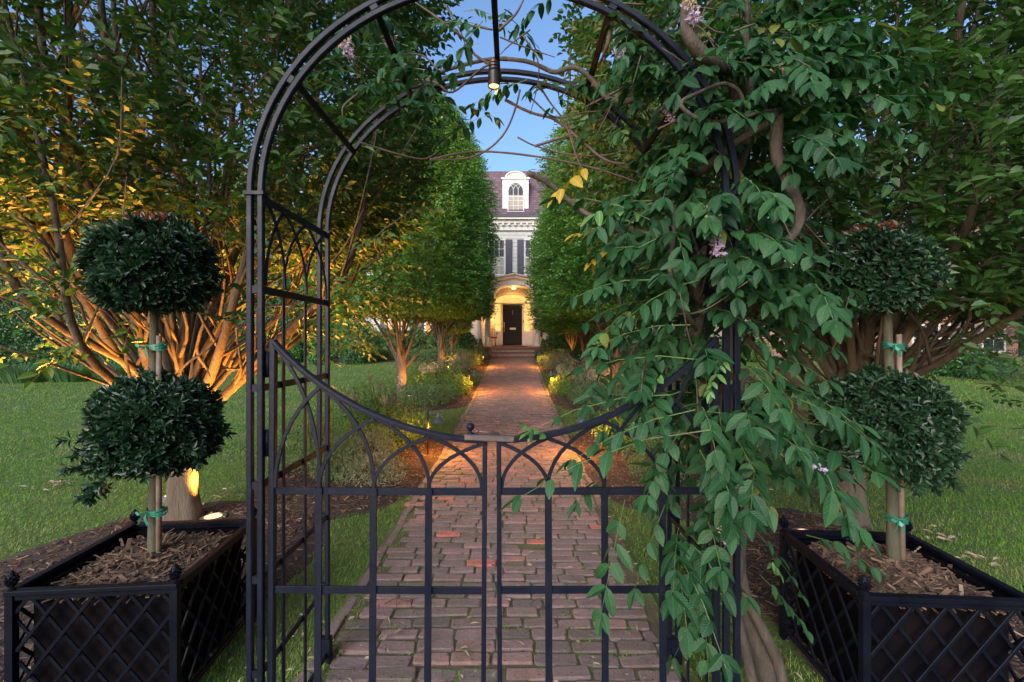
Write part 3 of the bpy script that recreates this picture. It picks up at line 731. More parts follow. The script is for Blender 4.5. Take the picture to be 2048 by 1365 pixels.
def hornbeam(label,base,H,Rm,zb,nst,ntw,ll,trunk_r,fork,T,mleaf,near=False,seed=1,spread=1.0,pr=(.70,.86,.97,1.0,.93,.74,.42,.05)):
    global R
    R=np.random.default_rng(seed)
    root=thing('hornbeam_tree',label,'tree',base,'hornbeam trees in two rows along the path')
    b=V(*base)
    prof=lambda z: Rm*np.interp((z-zb)/(H-zb),[0,.06,.16,.35,.6,.8,.93,1],pr)
    t=MB()
    t.tube([b+V(0,0,-.05),b+V(0,0,.10),b+V(0,0,.28),b+V(.01,0,fork*.6),b+V(0,.01,fork),b+V(0,0,fork+.35)],[trunk_r*1.55,trunk_r*1.22,trunk_r*1.02,trunk_r*.95,trunk_r*1.02,trunk_r*.6],20,smooth=6,knob=.02,flute=.09)
    stems=[]
    for i in range(nst):
        az=i*2.399+R.uniform(-.3,.3); q=(i+.5)/nst
        z0=fork*(.75+.5*q)+R.uniform(-.1,.1); reach=spread*(Rm*.9*(1-.72*q)+R.uniform(-.1,.1)); top=min(H*.93,zb+1.0+q*(H-zb)*.85)
        d=V(cos(az),sin(az),0)
        pts=[b+V(0,0,z0-.08)+d*trunk_r*.3, b+d*reach*.22+V(0,0,z0+.28+.2*q), b+d*reach*.55+V(0,0,z0+(top-z0)*.30), b+d*reach*.82+V(0,0,z0+(top-z0)*.58)+V(*R.normal(0,.06,3)), b+d*reach*.98+V(0,0,top)]
        jt=lambda a_: V(*R.normal(0,a_,3)); pts[1]=pts[1]+jt(.035); pts[2]=pts[2]+jt(.09); pts[3]=pts[3]+jt(.13); r0=trunk_r*R.uniform(.19,.36); rs=[r0*1.25,r0,r0*.8,r0*.55,r0*.22]
        t.tube(pts,rs,8,smooth=5,knob=.05); pp,rr=catmull(np.array(pts),np.array(rs),8); stems.append(pp)
        for k in range(11 if near else 4):
            j=int(R.integers(6,len(pp)-3)); o=pp[j]; a2=az+R.uniform(-1.3,1.3); ln=R.uniform(.5,1.1)*(Rm/2)
            dd=V(cos(a2)*.8,sin(a2)*.8,R.uniform(.5,1.1)); e=o+dd*ln; rr0=rr[j]*.45
            t.tube([o,o+dd*ln*.4+jt(.06),o+dd*ln*.75+jt(.08),e],[rr0,rr0*.75,rr0*.5,rr0*.25],5,smooth=3,knob=.05)
    t.build('trunk',M['bark'],root,smooth=True)
    c=MB(); tw=MB()
    n=ntw; u=R.random(n*2); z=zb+(H-zb)*u**(1.15 if not near else 1.35); keep=R.random(n*2)<prof(z)/Rm; z=z[keep][:n]; n=len(z)
    az=R.uniform(0,2*pi,n); lob=1+.07*np.sin(az*3+z*1.3)+.05*np.sin(az*7-z*2.7)+.03*np.sin(az*13+z*6)
    inn=R.random(n); rr=prof(z)*lob*(1-.5*inn**2.3)
    tl=ll*3.6
    o=np.stack([b[0]+rr*np.cos(az),b[1]+rr*np.sin(az),b[2]+z],-1); d=np.stack([np.cos(az),np.sin(az),R.uniform(-.1,.55,n)],-1)+R.normal(0,.3,(n,3))
    o=o-d*tl*.7
    sprays(c,tw,o,d,tl*R.uniform(.7,1.2,n),8 if near else 7,ll,ll*.58,T,.0022 if near else .003)
    if near: # low leafy shoots along the stems under the crown
        al=np.concatenate([s[14:26] for s in stems]); n=380; o=al[R.integers(0,len(al),n)]+R.normal(0,.06,(n,3))
        d=o-(b+V(0,0,1)); d[:,2]*=.2; d=d/np.linalg.norm(d,axis=1)[:,None]+R.normal(0,.45,(n,3)); sprays(c,tw,o,d,R.uniform(.15,.4,n),7,ll,ll*.58,T,.0022)
        n=int(200); az=R.uniform(0,2*pi,n); z=R.uniform(zb-.9,zb+.3,n); rr=prof(np.full(n,zb+.3))*R.uniform(.6,1.0,n)
        o=np.stack([b[0]+rr*np.cos(az),b[1]+rr*np.sin(az),b[2]+z],-1); d=np.stack([np.cos(az),np.sin(az),R.uniform(-.3,.2,n)],-1)+R.normal(0,.3,(n,3))
        sprays(c,tw,o,d,R.uniform(.2,.45,n),8,ll,ll*.58,T,.0022)
    c.build('crown',mleaf,root); tw.build('twigs',M['twig'],root)
    return root
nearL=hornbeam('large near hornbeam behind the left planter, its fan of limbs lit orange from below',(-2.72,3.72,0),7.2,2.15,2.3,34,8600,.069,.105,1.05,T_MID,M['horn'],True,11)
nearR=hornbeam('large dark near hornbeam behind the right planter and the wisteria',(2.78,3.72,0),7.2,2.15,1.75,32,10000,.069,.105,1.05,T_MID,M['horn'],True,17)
EGG=(.80,.94,1.0,.99,.89,.66,.38,.08)
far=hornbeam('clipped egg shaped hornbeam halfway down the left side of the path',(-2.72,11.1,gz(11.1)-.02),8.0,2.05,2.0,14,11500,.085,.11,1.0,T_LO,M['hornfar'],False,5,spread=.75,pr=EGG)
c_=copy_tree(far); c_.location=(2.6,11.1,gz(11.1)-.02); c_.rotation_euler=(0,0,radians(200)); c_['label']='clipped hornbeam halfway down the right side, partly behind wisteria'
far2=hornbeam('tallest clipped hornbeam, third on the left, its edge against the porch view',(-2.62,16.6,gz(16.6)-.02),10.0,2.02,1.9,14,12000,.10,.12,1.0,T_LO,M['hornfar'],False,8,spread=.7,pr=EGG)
for (x,y,rz,sx_,sz_,lab) in ((2.72,16.6,310,.98,.76,'clipped hornbeam third from the gate on the right, its edge against the porch'),
    (-2.65,19.7,250,.46,.68,'smaller hornbeam closest to the house on the left of the steps'),
    (2.65,19.7,40,.46,.68,'smaller hornbeam closest to the house on the right, trunk lit orange')):
    c_=copy_tree(far2); c_.location=(x,y,gz(y)-.02); c_.rotation_euler=(0,0,radians(rz)); c_.scale=(sx_,sx_,sz_); c_['label']=lab
R=np.random.default_rng(21)

# ------------------------------------------------------------------ other vegetation
def blob(mb,c,r,n,ll,lw,T=T_LO,box=False,out=.6,shell=.35,rb=(2,2.4),flat=True):
    n=int(n*1.35); d=sph(n)
    if box:
        d=d/np.max(np.abs(d),axis=1)[:,None]*.92
    if flat: d[:,2]=np.where(d[:,2]<-.72,-.72+.1*R.random(n),d[:,2])
    lob=1+.09*np.sin(d[:,0]*4+c[0]*7)*np.cos(d[:,2]*5+c[1])+.06*np.sin(d[:,1]*9+d[:,2]*11+c[0])
    p=V(*c)+d*V(*r)*(lob*(1-shell*R.random(n)**1.8))[:,None]
    ax=d*out+R.normal(0,.6,(n,3))+V(0,0,.15); nr=d+R.normal(0,.5,(n,3))+V(0,0,.3)
    mb.leaves(T,p,ax,nr,ll*R.uniform(.6,1.3,n),lw*R.uniform(.7,1.3,n),R.beta(*rb,n))
def stems(mb,c,r,k,rad,h):
    for i in range(k):
        a=R.uniform(0,2*pi); q=R.uniform(.2,.8); mb.tube([V(c[0]+cos(a)*r*.15,c[1]+sin(a)*r*.15,c[2]-.03),V(c[0]+cos(a)*r*q*.6,c[1]+sin(a)*r*q*.6,c[2]+h*.45),V(c[0]+cos(a)*r*q,c[1]+sin(a)*r*q,c[2]+h*.85)],[rad,rad*.7,rad*.35],5,smooth=2)
def shrub(name,label,cat,x,y,rx,ry,h,n,ll,lw,mleaf,group=None,T=T_LO,box=False,lobes=1,zoff=.03,flowers=None):
    z=gz(y)+zoff; root=thing(name,label,cat,(x,y,z),group)
    st=MB(); stems(st,(x,y,z),min(rx,ry),7,.006+.008*h,h); st.build('stem',M['twig'],root,smooth=True)
    m=MB()
    if lobes==1: blob(m,(x,y,z+h*.42),(rx,ry,h*.56),n,ll,lw,T,box,shell=.6)
    else:
        for i in range(lobes):
            a=i*2.4; q=.55 if i else 0; k=R.uniform(.5,.75) if i else .8
            blob(m,(x+cos(a)*rx*q,y+sin(a)*ry*q,z+h*k*.5),(rx*.62,ry*.62,h*k*.62),n//lobes,ll,lw,T,box,shell=.6)
    m.build('foliage',mleaf,root)
    if flowers:
        for i in range(flowers[0]):
            a=R.uniform(0,2*pi); q=R.uniform(.3,.95); e=V(x+cos(a)*rx*q,y-abs(sin(a))*ry*q,z+h*R.uniform(.45,.98)*(1-.25*q))
            s_=flowers[2]; m=MB()
            for j in range(26):
                d=sph(1)[0]; t_=sph(1)[0]; m.raw([e+d*s_,e+d*s_*.8+t_*s_*.5,e+d*s_*.8-t_*s_*.5],[[[0,1,2]]])
            m.build('bloom',flowers[1],root)
    return root
# near left bed
LOW='low shrubs planted in the mulch beds beside the path'
shrub('boxwood_shrub','small pale boxwood at the left end of the near left bed','shrub',-2.25,5.15,.36,.34,.62,2600,.026,.014,M['box'],LOW)
shrub('boxwood_shrub','dark round boxwood behind the arch rear post in the near left bed','shrub',-1.85,4.75,.28,.26,.46,2200,.026,.014,M['box'],LOW)
shrub('dusty_shrub','low sprawling grey green shrub at the front of the near left bed','shrub',-1.42,4.62,.34,.26,.34,1800,.026,.010,M['grey'],LOW)
shrub('dusty_shrub','knee high grey leaved shrub between boxwood and rose in the near left bed','shrub',-1.62,5.15,.3,.3,.52,1900,.026,.010,M['grey'],LOW)
shrub('rose_bush','tall loose rose bush glowing yellow beside the nearest left path lamp','rose bush',-1.62,6.15,.48,.45,.92,4200,.034,.020,M['rose'],LOW,lobes=5)
shrub('rose_bush','upright rose bush at the back left of the near left bed','rose bush',-2.1,6.3,.48,.45,.98,3600,.034,.020,M['rose'],LOW,lobes=5)
shrub('boxwood_shrub','boxwood at the front of the near right bed behind the wisteria','shrub',1.55,4.8,.36,.32,.5,2400,.026,.014,M['box'],LOW)
shrub('rose_bush','loose rose bush beside the nearest right path lamp','rose bush',1.62,6.1,.45,.45,.85,3600,.034,.020,M['rose'],LOW,lobes=5)
shrub('rose_bush','rose bush at the back right of the near right bed','rose bush',2.1,6.2,.45,.45,.8,2800,.034,.020,M['rose'],LOW,lobes=4)
# middle beds
for sx,nm in ((-1,'left'),(1,'right')):
    ox=-.03
    shrub('boxwood_shrub',f'wide low boxwood mound at the front of the middle {nm} bed','shrub',ox+sx*1.85,9.75,.62,.42,.46,3400,.036,.022,M['box'],LOW)
    shrub('rose_bush',f'rose bush lit yellow behind the middle {nm} path lamp','rose bush',ox+sx*1.28,11.0,.32,.4,.62,2000,.042,.028,M['rose'],LOW,lobes=4)
    shrub('perennial_clump',f'feathery perennial clump in the centre of the middle {nm} bed','shrub',ox+sx*1.8,11.4,.6,.6,1.0,3400,.045,.022,M['grey' if sx>0 else 'rose'],LOW,lobes=6)
    shrub('perennial_clump',f'leafy perennial clump behind the trunk of the halfway {nm} hornbeam','shrub',ox+sx*2.35,12.4,.5,.5,.8,2400,.045,.022,M['rose'],LOW,lobes=5)
    shrub('boxwood_shrub',f'small dark round boxwood at the back of the middle {nm} bed','shrub',ox+sx*1.42,12.75,.32,.3,.42,1600,.036,.022,M['laurel'],LOW)
    shrub('perennial_clump',f'grey green perennials at the front of the far {nm} bed','shrub',ox+sx*1.75,16.2,.6,.7,.85,2600,.055,.03,M['grey'],LOW,lobes=5)
    shrub('perennial_clump',f'yellow green perennials in the middle of the far {nm} bed','shrub',ox+sx*1.55,17.5,.5,.6,.75,2000,.055,.03,M['rose'],LOW,lobes=5)
    shrub('boxwood_shrub',f'round clipped boxwood beside the porch steps on the {nm}','shrub',ox+sx*1.35,19.6,.34,.34,.55,1600,.04,.026,M['laurel'],LOW)
    # low box hedge and hydrangeas along house
    m=MB(); xa,xb=(1.75,7.4)
    for i in range(9):
        xx=ox+sx*(xa+(xb-xa)*(i+.5)/9); blob(m,(xx,20.0,gz(20)+.2),(.42,.36,.27),1500,.05,.03,box=True,shell=.7)
    h=m.build('low_hedge',M['box'],origin=(ox+sx*4.5,20,gz(20))); tag(h,f'low clipped box hedge edging the lawn before the house, {nm} of the steps','hedge')
    for i in range(5):
        shrub('hydrangea_bush',f'hydrangea with pale blooms by the house wall, number {"one two three four five".split()[i]} outward on the {nm}'.replace('number ','') if 0 else f'hydrangea with pale blooms against the house, {["nearest the porch","second from the porch","third from the porch","fourth from the porch","farthest from the porch"][i]} on the {nm}','hydrangea',ox+sx*(2.35+i*1.15),21.3,.72,.6,1.35,2600,.10,.07,M['hyd'],'hydrangeas along the house front',T_MID,flowers=(7,M['hydwhite'],.07))
# alliums
def allium(px,py,d,r,lab):
    e=P(px,py,d); base=V(e[0]+R.uniform(-.05,.05),e[1]+R.uniform(-.05,.05),gz(d)+.02)
    root=thing('allium',lab,'allium',base,'dried allium seed heads in the beds')
    m=MB(); m.tube([base-V(0,0,.03),(base+e)/2+V(.03,0,0),e],[.005,.004,.0035],6,smooth=4); m.build('stem',M['greenstem'],root,smooth=True)
    m=MB(); n=120; dd=sph(n); a=np.cross(dd,sph(n)); a/=np.linalg.norm(a,axis=1)[:,None]
    o=np.repeat(e[None],n,0)
    v=np.stack([o+a*.0012,o-a*.0012,o+dd*r*.9],1).reshape(-1,3); m.raw(v,[np.arange(n*3).reshape(-1,3)])
    v=np.stack([o+dd*r*.82,o+dd*r+a*r*.12,o+dd*r-a*r*.12],1).reshape(-1,3); m.raw(v,[np.arange(n*3).reshape(-1,3)])
    m.build('seed_head',M['flowerhead'],root)
for i,(a,b,c_,r_) in enumerate(((663,785,5.2,.075),(690,792,5.4,.085),(708,800,5.6,.07),(740,757,6.2,.05),(760,775,6.0,.065),(768,800,5.3,.05),(800,762,9.6,.11),(848,737,10.4,.12),(866,735,10.8,.12),(884,735,11.2,.11),(1120,738,11.2,.1),(1186,750,10.6,.13),(1210,742,10.9,.12),(1248,752,9.5,.14),(1262,775,8.9,.12))):
    allium(a,b,c_,r_,['fuzzy dried allium head at the far left of the near left bed','largest dried allium head leaning over the boxwood in the near left bed','dried allium head just right of the largest one in the near left bed','small high allium head over the lawn beyond the near left bed','round allium head below the small high one in the near left bed','low allium head nearest the gate curve in the near left bed','allium head beside the trunk of the halfway left hornbeam','pale allium head at the left of the row in the middle left bed','pale allium head at the centre of the row in the middle left bed','pale allium head at the right of the row in the middle left bed','allium head closest to the path in the middle right bed','wide pale allium head in the middle right bed','pale allium head right of the wide one in the middle right bed','allium head behind wisteria leaves beside the halfway right hornbeam trunk','lowest allium head behind wisteria leaves on the right'][i])
# iris clumps, left lawn edge
for i,(x,y) in enumerate(((-14.6,13.4),(-13.4,13.6),(-12.3,13.9))):
    root=thing('iris_clump',['grassy iris clump at the far left edge of the lawn','grassy iris clump in the middle of the left lawn border','grassy iris clump nearest the big hornbeam in the left lawn border'][i],'iris',(x,y,gz(y)),'iris clumps on the left lawn edge')
    m=MB(); n=420; a=R.uniform(0,2*pi,n); q=R.random(n)**.5*.6
    p=np.stack([x+np.cos(a)*q,y+np.sin(a)*q*.6,np.full(n,gz(y)-.02)],-1); ax=np.stack([np.cos(a)*.5+.1,np.sin(a)*.5,np.ones(n)*1.1],-1); nr=np.stack([-np.cos(a),-np.sin(a),np.ones(n)*.6],-1)
    m.leaves(T_BLADE,p,ax,nr,R.uniform(.5,.85,n),.03,R.random(n)); m.build('blades',M['iris'],root)
# background shrubs and hedges
def hedge(name,label,x0,x1,y,dep,h,n,ll,mleaf):
    m=MB(); k=max(1,int(abs(x1-x0)/1.1))
    for i in range(k):
        xx=x0+(x1-x0)*(i+.5)/k; z=gz(y); hh=h*R.uniform(.88,1.08)
        blob(m,(xx,y+R.uniform(-.2,.2),z+hh*.45),(.85,dep,hh*.55),n//k,ll,ll*.5,box=True,shell=.5)
    return tag(m.build(name,mleaf,origin=((x0+x1)/2,y,gz(y))),label,'hedge')
hedge('laurel_hedge','dark glossy laurel hedge along the far left side of the lawn',-22,-12.8,16.2,.9,2.5,26000,.11,M['laurel'])
hedge('laurel_hedge','lower dark laurel hedge behind the orange lit limbs on the left',-13,-9.8,18.8,.9,1.6,10000,.10,M['laurel'])
hedge('tall_hedge','tall dense green screen hedge closing the garden behind the left lawn',-44,-8.6,26.5,1.3,4.2,42000,.17,M['bgdark'])
hedge('tall_hedge','tall dense green screen hedge past the brick building on the far right',27.6,44,25,1.3,4.0,16000,.17,M['bgdark'])
BG='shrubs along the back of the lawn'
for (x,y,rx,h,ml,n,lab) in (
    (-6.35,18.6,.85,1.9,'laurel',5200,'dark round holly shrub at the left corner of the house'),
    (-8.3,20.6,1.3,3.0,'bgtree',5600,'light green bush left of the dark holly shrub'),
    (-10.4,20.4,1.3,2.4,'laurel',5200,'broad dark shrub behind the arch side panel at the lawn end'),
    (-10.9,17.6,.8,2.0,'needle',5200,'layered yew behind the thin limb left of the arch'),
    (-9.3,18.9,.7,1.1,'bgtree',2800,'low lime green shrub at the lawn end behind the side panel'),
    (-7.9,18.4,.5,.8,'hyd',1600,'little leafy shrub between holly and lime shrub'),
    (7.6,19.4,1.0,1.6,'laurel',3600,'dark shrub at the right corner of the house'),
    (10.2,19.6,1.2,1.5,'bgtree',3800,'green shrub under the brick building left part'),
    (13.6,19.8,1.2,1.1,'bgtree',3800,'low bright shrub before the brick building window'),
    (16.3,19.0,1.2,.8,'hyd',3000,'low groundcover shrub beside the pale trunk'),
    (14.6,14.6,1.2,1.2,'hyd',4200,'leafy shrub under the hemlock on the right edge')):
    shrub('background_shrub',lab,'shrub',x,y,rx,rx*.85,h,n,.095,.055,M[ml],BG,lobes=4 if ml!='laurel' else 1,zoff=0)
def tree(name,label,x,y,h,r,n,ll,ml,trunk=.16,zb=.25,group=None,bk='bark',lobes=9):
    z=gz(y); root=thing(name,label,'tree',(x,y,z),group); t=MB()
    t.tube([V(x,y,z-.1),V(x+.1,y,z+h*.2),V(x-.05,y,z+h*.45),V(x,y,z+h*.8)],[trunk*1.25,trunk,trunk*.75,trunk*.2],9,smooth=4,knob=.04)
    cs=[]
    for i in range(lobes):
        a=i*2.4+R.uniform(-.3,.3); q=(i+.5)/lobes; zz=z+h*(zb+.1+(.86-zb)*q); rr=r*(.62 if q<.7 else .35)*(1 if i%3 else .6)
        c_=V(x+cos(a)*rr,y+sin(a)*rr,zz); cs.append(c_); t.tube([V(x,y,z+h*(.15+.5*q)),(V(x,y,zz-.4)+c_)/2,c_],[trunk*.45,trunk*.3,trunk*.1],6,smooth=3)
    t.build('trunk',M[bk],root,smooth=True)
    m=MB()
    for c_ in cs:
        s_=R.uniform(.5,.7); nn=n//lobes; d=sph(nn); q=R.random(nn)**.45
        p=c_+d*V(r*s_,r*s_,h*.15)*q[:,None]*(1+.15*np.sin(d[:,0]*6)*np.sin(d[:,2]*5+c_[0]))[:,None]
        m.leaves(T_LO,p,d*.5+R.normal(0,.6,(nn,3)),d*.6+R.normal(0,.5,(nn,3))+V(0,0,.5),ll*R.uniform(.6,1.3,nn),ll*.6,R.beta(2,2.3,nn))
    m.build('crown',M[ml],root); return root
BT='tall trees beyond the garden'
k=0
sides=['beyond the left lawn','beyond the right lawn']
for (x,y,h,r,ml,lab) in (
    (-25,20,8.5,3.2,'bgdark','dark tall tree at the far left end of the tree line'),
    (-20.5,22,9.5,3.2,'bgtree','light green tree second from the far left of the tree line'),
    (-16.5,21,8.3,3.0,'bgdark','dark tree third from the far left of the tree line'),
    (-13,23,9.5,3.0,'bgtree','light green tree behind the left topiary'),
    (-10.2,24.5,9.2,2.6,'bgtree','bright green tree seen through the arch side panel'),
    (-29,28,12,4,'bgtree','tallest tree at the far left background'),
    (-17.5,30,11,4,'bgtree','wide green tree in the second row on the left'),
    (10.5,26.5,12,3.0,'bgdark','dark tree between the house and the brick building'),
    (16,30,13,4,'bgdark','dark tree behind the brick building left part'),
    (22,30,13,4,'bgdark','dark tree behind the brick building right part'),
    (29,26,12,4,'bgtree','green tree past the right end of the brick building'),
    (26,18,9,3.0,'bgdark','dark tree at the right edge beyond the lawn')):
    tree('broadleaf_tree',lab,x,y,h,r,9000,.20,ml,.2,.12,BT,lobes=11)
tree('maple_tree','big tree with a stout pale trunk in front of the brick building',17.6,17.6,11,3.2,9000,.16,'bgdark',.36,.42,BT,'palebark')
# hemlocks at right edge
for i,(x,y,h,r,lab) in enumerate(((15.2,12.8,4.6,1.9,'dark drooping hemlock at the right edge of the lawn'),(-15.5,19.0,6.5,1.9,'dark hemlock rising behind the left laurel hedge'))):
    z=gz(y); root=thing('hemlock_tree',lab,'tree',(x,y,z)); t=MB(); t.tube([V(x,y,z-.1),V(x,y,z+h*.5),V(x,y,z+h)],[.12,.07,.01],8); t.build('trunk',M['bark'],root,smooth=True)
    m=MB(); n=2400; q=R.random(n)**.8; zz=z+.1+h*q*.97; rr=r*(1-q)**.8*np.sqrt(R.random(n)*.8+.2)+.05; a=R.uniform(0,2*pi,n)
    o=np.stack([x+rr*np.cos(a)*.85,y+rr*np.sin(a)*.85,zz],-1); d=np.stack([np.cos(a),np.sin(a),-.25+R.normal(0,.15,n)],-1)+R.normal(0,.2,(n,3))
    sprays(m,None,o,d,R.uniform(.25,.45,n),10,.09,.014,T_LO); m.build('crown',M['needle'],root)

# ------------------------------------------------------------------ house
HY=22.8; HC=.08
hx=lambda px,d=HY:(px-CX)/F*d
hz=lambda py,d=HY: CH-(py-CY)/F*d
house=thing('house','white clapboard house with mansard roof, arched dormer and lit porch','house',(HC,HY,gz(HY)))
m=MB(); z=.6; ZE=hz(462)
while z<ZE-.05:
    h_=min(.19,ZE-z); y0=HY; m.raw([(-8,y0-.022,z),(8,y0-.022,z),(8,y0,z+h_),(-8,y0,z+h_),(-8,y0+.3,z),(8,y0+.3,z),(8,y0+.3,z+h_),(-8,y0+.3,z+h_)],[[[0,1,2,3],[0,4,5,1],[0,3,7,4],[1,5,6,2],[3,2,6,7]]]); z+=h_
m.box(-7.98,-7.7,HY+.3,HY+8,.4,ZE); m.box(7.7,7.98,HY+.3,HY+8,.4,ZE)
m.build('wall',M['siding'],house)
m=MB(); m.box(-8.05,-7.85,HY-.05,HY+.02,.5,ZE); m.box(7.85,8.05,HY-.05,HY+.02,.5,ZE)
m.box(-8.1,8.1,HY-.10,HY+.1,ZE,ZE+.22); m.box(-8.2,8.2,HY-.22,HY+.1,ZE+.34,ZE+.50); m.box(-8.3,8.3,HY-.36,HY+.1,ZE+.502,ZE+.60); m.box(-8.15,8.15,HY-.14,HY+.1,ZE+.222,ZE+.338)
x=-8
while x<8.1: m.box(x,x+.11,HY-.235,HY-.142,ZE+.225,ZE+.336); x+=.30
m.build('cornice',M['white'],house)
zr0=ZE+.602; zr1=hz(343,HY+.9)
m=MB(); m.raw([(-8.3,HY-.34,zr0),(8.3,HY-.34,zr0),(7.6,HY+.9,zr1),(-7.6,HY+.9,zr1),(-8.3,HY+8,zr0),(8.3,HY+8,zr0),(7.6,HY+7,zr1),(-7.6,HY+7,zr1)],[[[0,1,2,3],[1,5,6,2],[4,0,3,7],[3,2,6,7],[5,4,7,6]]])
rf=m.build('roof',M['roof'],house)
m=MB(); m.box(-8.34,8.34,HY-.40,HY-.2,zr0-.001,zr0+.10); m.build('gutter',M['shutter'],rf)
# dormer
dx0,dx1=hx(1005),hx(1057); dzb,dzt=hz(429),hz(364); cxx=(dx0+dx1)/2; hw=(dx1-dx0)/2
def archout(x0,x1,zb_,zs,zt,n=14):
    c=(x0+x1)/2; a=(x1-x0)/2; return [(x0,zb_),(x1,zb_)]+[(c+a*cos(t),zs+(zt-zs)*sin(t)) for t in np.linspace(0,pi,n)]
m=MB(); m.prism([(dx0,dzb),(dx1,dzb),(dx1,dzt+.1)]+[(cxx+hw*.72*cos(t),dzt+.16+.28*sin(t)) for t in np.linspace(0,pi,12)]+[(dx0,dzt+.1)],HY-.12,HY+1.0); dm=m.build('dormer',M['white'],house)
m=MB(); m.box(dx0-.06,dx1+.06,HY-.17,HY+.9,dzt+.08,dzt+.16); m.sweep([(cxx+hw*.76*cos(t),HY-.1,dzt+.17+.29*sin(t)) for t in np.linspace(0,pi,16)],.06,.14,(0,1,0)); m.build('hood',M['white'],dm)
def window(parent,x0,x1,z0,z1,y,pane,cols=3,rows=4,arch=False,curt=False,frame=.07):
    """framed sash window standing 3 cm proud of the wall at y"""
    c=(x0+x1)/2
    fr=MB()
    zs=z1-(x1-x0)/2 if arch else z1
    fr.box(x0-frame,x0,y-.05,y+.0,z0-frame,zs); fr.box(x1,x1+frame,y-.05,y+.0,z0-frame,zs); fr.box(x0-frame-.03,x1+frame+.03,y-.08,y+.0,z0-frame-.05,z0-frame+.002)
    fr.box(x0,x1,y-.045,y,z0-frame+.002,z0)
    if arch: fr.sweep([(c+(x1-x0+frame)/2*cos(t),y-.025,zs+(x1-x0+frame)/2*sin(t)) for t in np.linspace(0,pi,20)],frame,.05,(0,1,0))
    else: fr.box(x0-frame-.02,x1+frame+.02,y-.07,y+.0,z1,z1+frame+.02)
    w_=fr.build('window',M['white'],parent)
    mu=MB(); zm=(z0+z1)/2 if not arch else z0+(z1-z0)*.5
    for i in range(1,cols):
        xx=x0+(x1-x0)*i/cols; mu.box(xx-.012,xx+.012,y-.035,y-.012,z0,zs)
    for i in range(1,rows):
        zz=z0+(zs-z0)*i/rows; mu.box(x0,x1,y-.034,y-.013,zz-.012,zz+.012)
    mu.box(x0,x1,y-.04,y-.01,zm-.025,zm+.025)
    if arch:
        rr=(x1-x0)/3
        for xc in (x0,x0+(x1-x0)/3,x0+(x1-x0)*2/3):
            mu.sweep([(xc+rr-rr*cos(t)*1.0-0,y-.025,zs+rr*1.2*sin(t)) for t in np.linspace(0,pi/2,8)],.02,.02,(0,1,0))
            mu.sweep([(xc+rr*cos(t),y-.025,zs+rr*1.2*sin(t)) for t in np.linspace(0,pi/2,8)],.02,.02,(0,1,0))
    mu.build('muntins',M['white'],w_)
    g_=MB()
    if arch: g_.prism(archout(x0,x1,z0,zs,z1),y-.022,y-.018)
    else: g_.box(x0,x1,y-.022,y-.018,z0,z1)
    g_.build('pane',pane,w_)
    if curt:
        cu=MB(); zc=z0+(z1-z0)*.5; k=24
        v=[(x0+(x1-x0)*i/k,y-.0235-.001*(i%2),zz) for zz in (z0,zc) for i in range(k+1)]
        cu.raw(v,[[[i,i+1,k+2+i,k+1+i] for i in range(k)]]); cu.build('curtain',M['curtain'],w_)
    return w_
window(dm,hx(1017),hx(1046),hz(423),hz(369),HY-.12,M['glass'],3,4,True,True,.05)
Z20,Z21=hz(549),hz(482)
for s_,(xa,xb) in enumerate(((hx(979),hx(1008)),(hx(1051),hx(1080)),(hx(905),hx(934)),(hx(1125),hx(1154)),(hx(830),hx(859)),(hx(1200),hx(1229)))):
    window(house,xa,xb,Z20,Z21,HY-.024,M['glass'],3,4,curt=True)
    for q,(a,b) in enumerate(((xa-.42,xa-.09),(xb+.09,xb+.42))):
        m=MB(); m.box(a,b,HY-.06,HY-.026,Z20-.05,Z21+.05)
        for zz0,zz1 in ((Z20,(Z20+Z21)/2-.04),((Z20+Z21)/2+.04,Z21)): m.box(a+.05,b-.05,HY-.075,HY-.061,zz0+.03,zz1-.0)
        m.build('shutter',M['shutter'],house)
for s_,xc in enumerate((-5.75,-3.9,2.35,4.35,6.3)):
    pane=M['amber'] if xc<0 or s_==4 else M['glass']
    window(house,xc-.45,xc+.45,hz(672),hz(628),HY-.024,pane,3,4,curt=(s_ in (2,3)))
    for a in (xc-.92,xc+.57):
        m=MB(); m.box(a,a+.35,HY-.06,HY-.026,hz(672)-.05,hz(628)+.1); m.build('shutter',M['shutter'],house)
# entrance
zd0,zd1=hz(691),hz(611); xd0,xd1=hx(1005.5),hx(1044)
m=MB(); m.box(xd0,xd1,HY-.09,HY-.03,zd0,zd1)
wd_=(xd1-xd0)
for (a,b) in ((.10,.46),(.54,.90)):
    for (c_,d_) in ((.05,.28),(.36,.60),(.66,.93)):
        X1,X2=xd0+a*wd_,xd0+b*wd_; Z1,Z2=zd0+c_*(zd1-zd0),zd0+d_*(zd1-zd0)
        for (u0,u1,v0,v1) in ((X1,X2,Z1,Z1+.03),(X1,X2,Z2-.03,Z2),(X1,X1+.03,Z1+.03,Z2-.03),(X2-.03,X2,Z1+.03,Z2-.03)): m.box(u0,u1,HY-.105,HY-.091,v0,v1)
dr=m.build('door',M['door'],house)
m=MB(); m.box(xd0+.36,xd0+.66,HY-.112,HY-.091,hz(660),hz(656)); m.build('mail_slot',M['white'],dr)
m=MB(); m.tube([(xd0+.07,HY-.15,hz(661)),(xd0+.07,HY-.16,hz(654)),(xd0+.07,HY-.10,hz(650))],.018,8,smooth=3); m.box(xd0+.05,xd0+.09,HY-.112,HY-.091,hz(664),hz(645)); m.build('handle',M['brass'],dr)
m=MB(); m.tube([(xd0+.5,HY-.13,hz(630)),(xd0+.5,HY-.14,hz(625)),(xd0+.5,HY-.10,hz(621))],.02,8); m.build('knocker',M['brass'],dr)
m=MB()
xs0,xs1,xs2,xs3=hx(989.5),hx(1001),hx(1048.5),hx(1060.5)
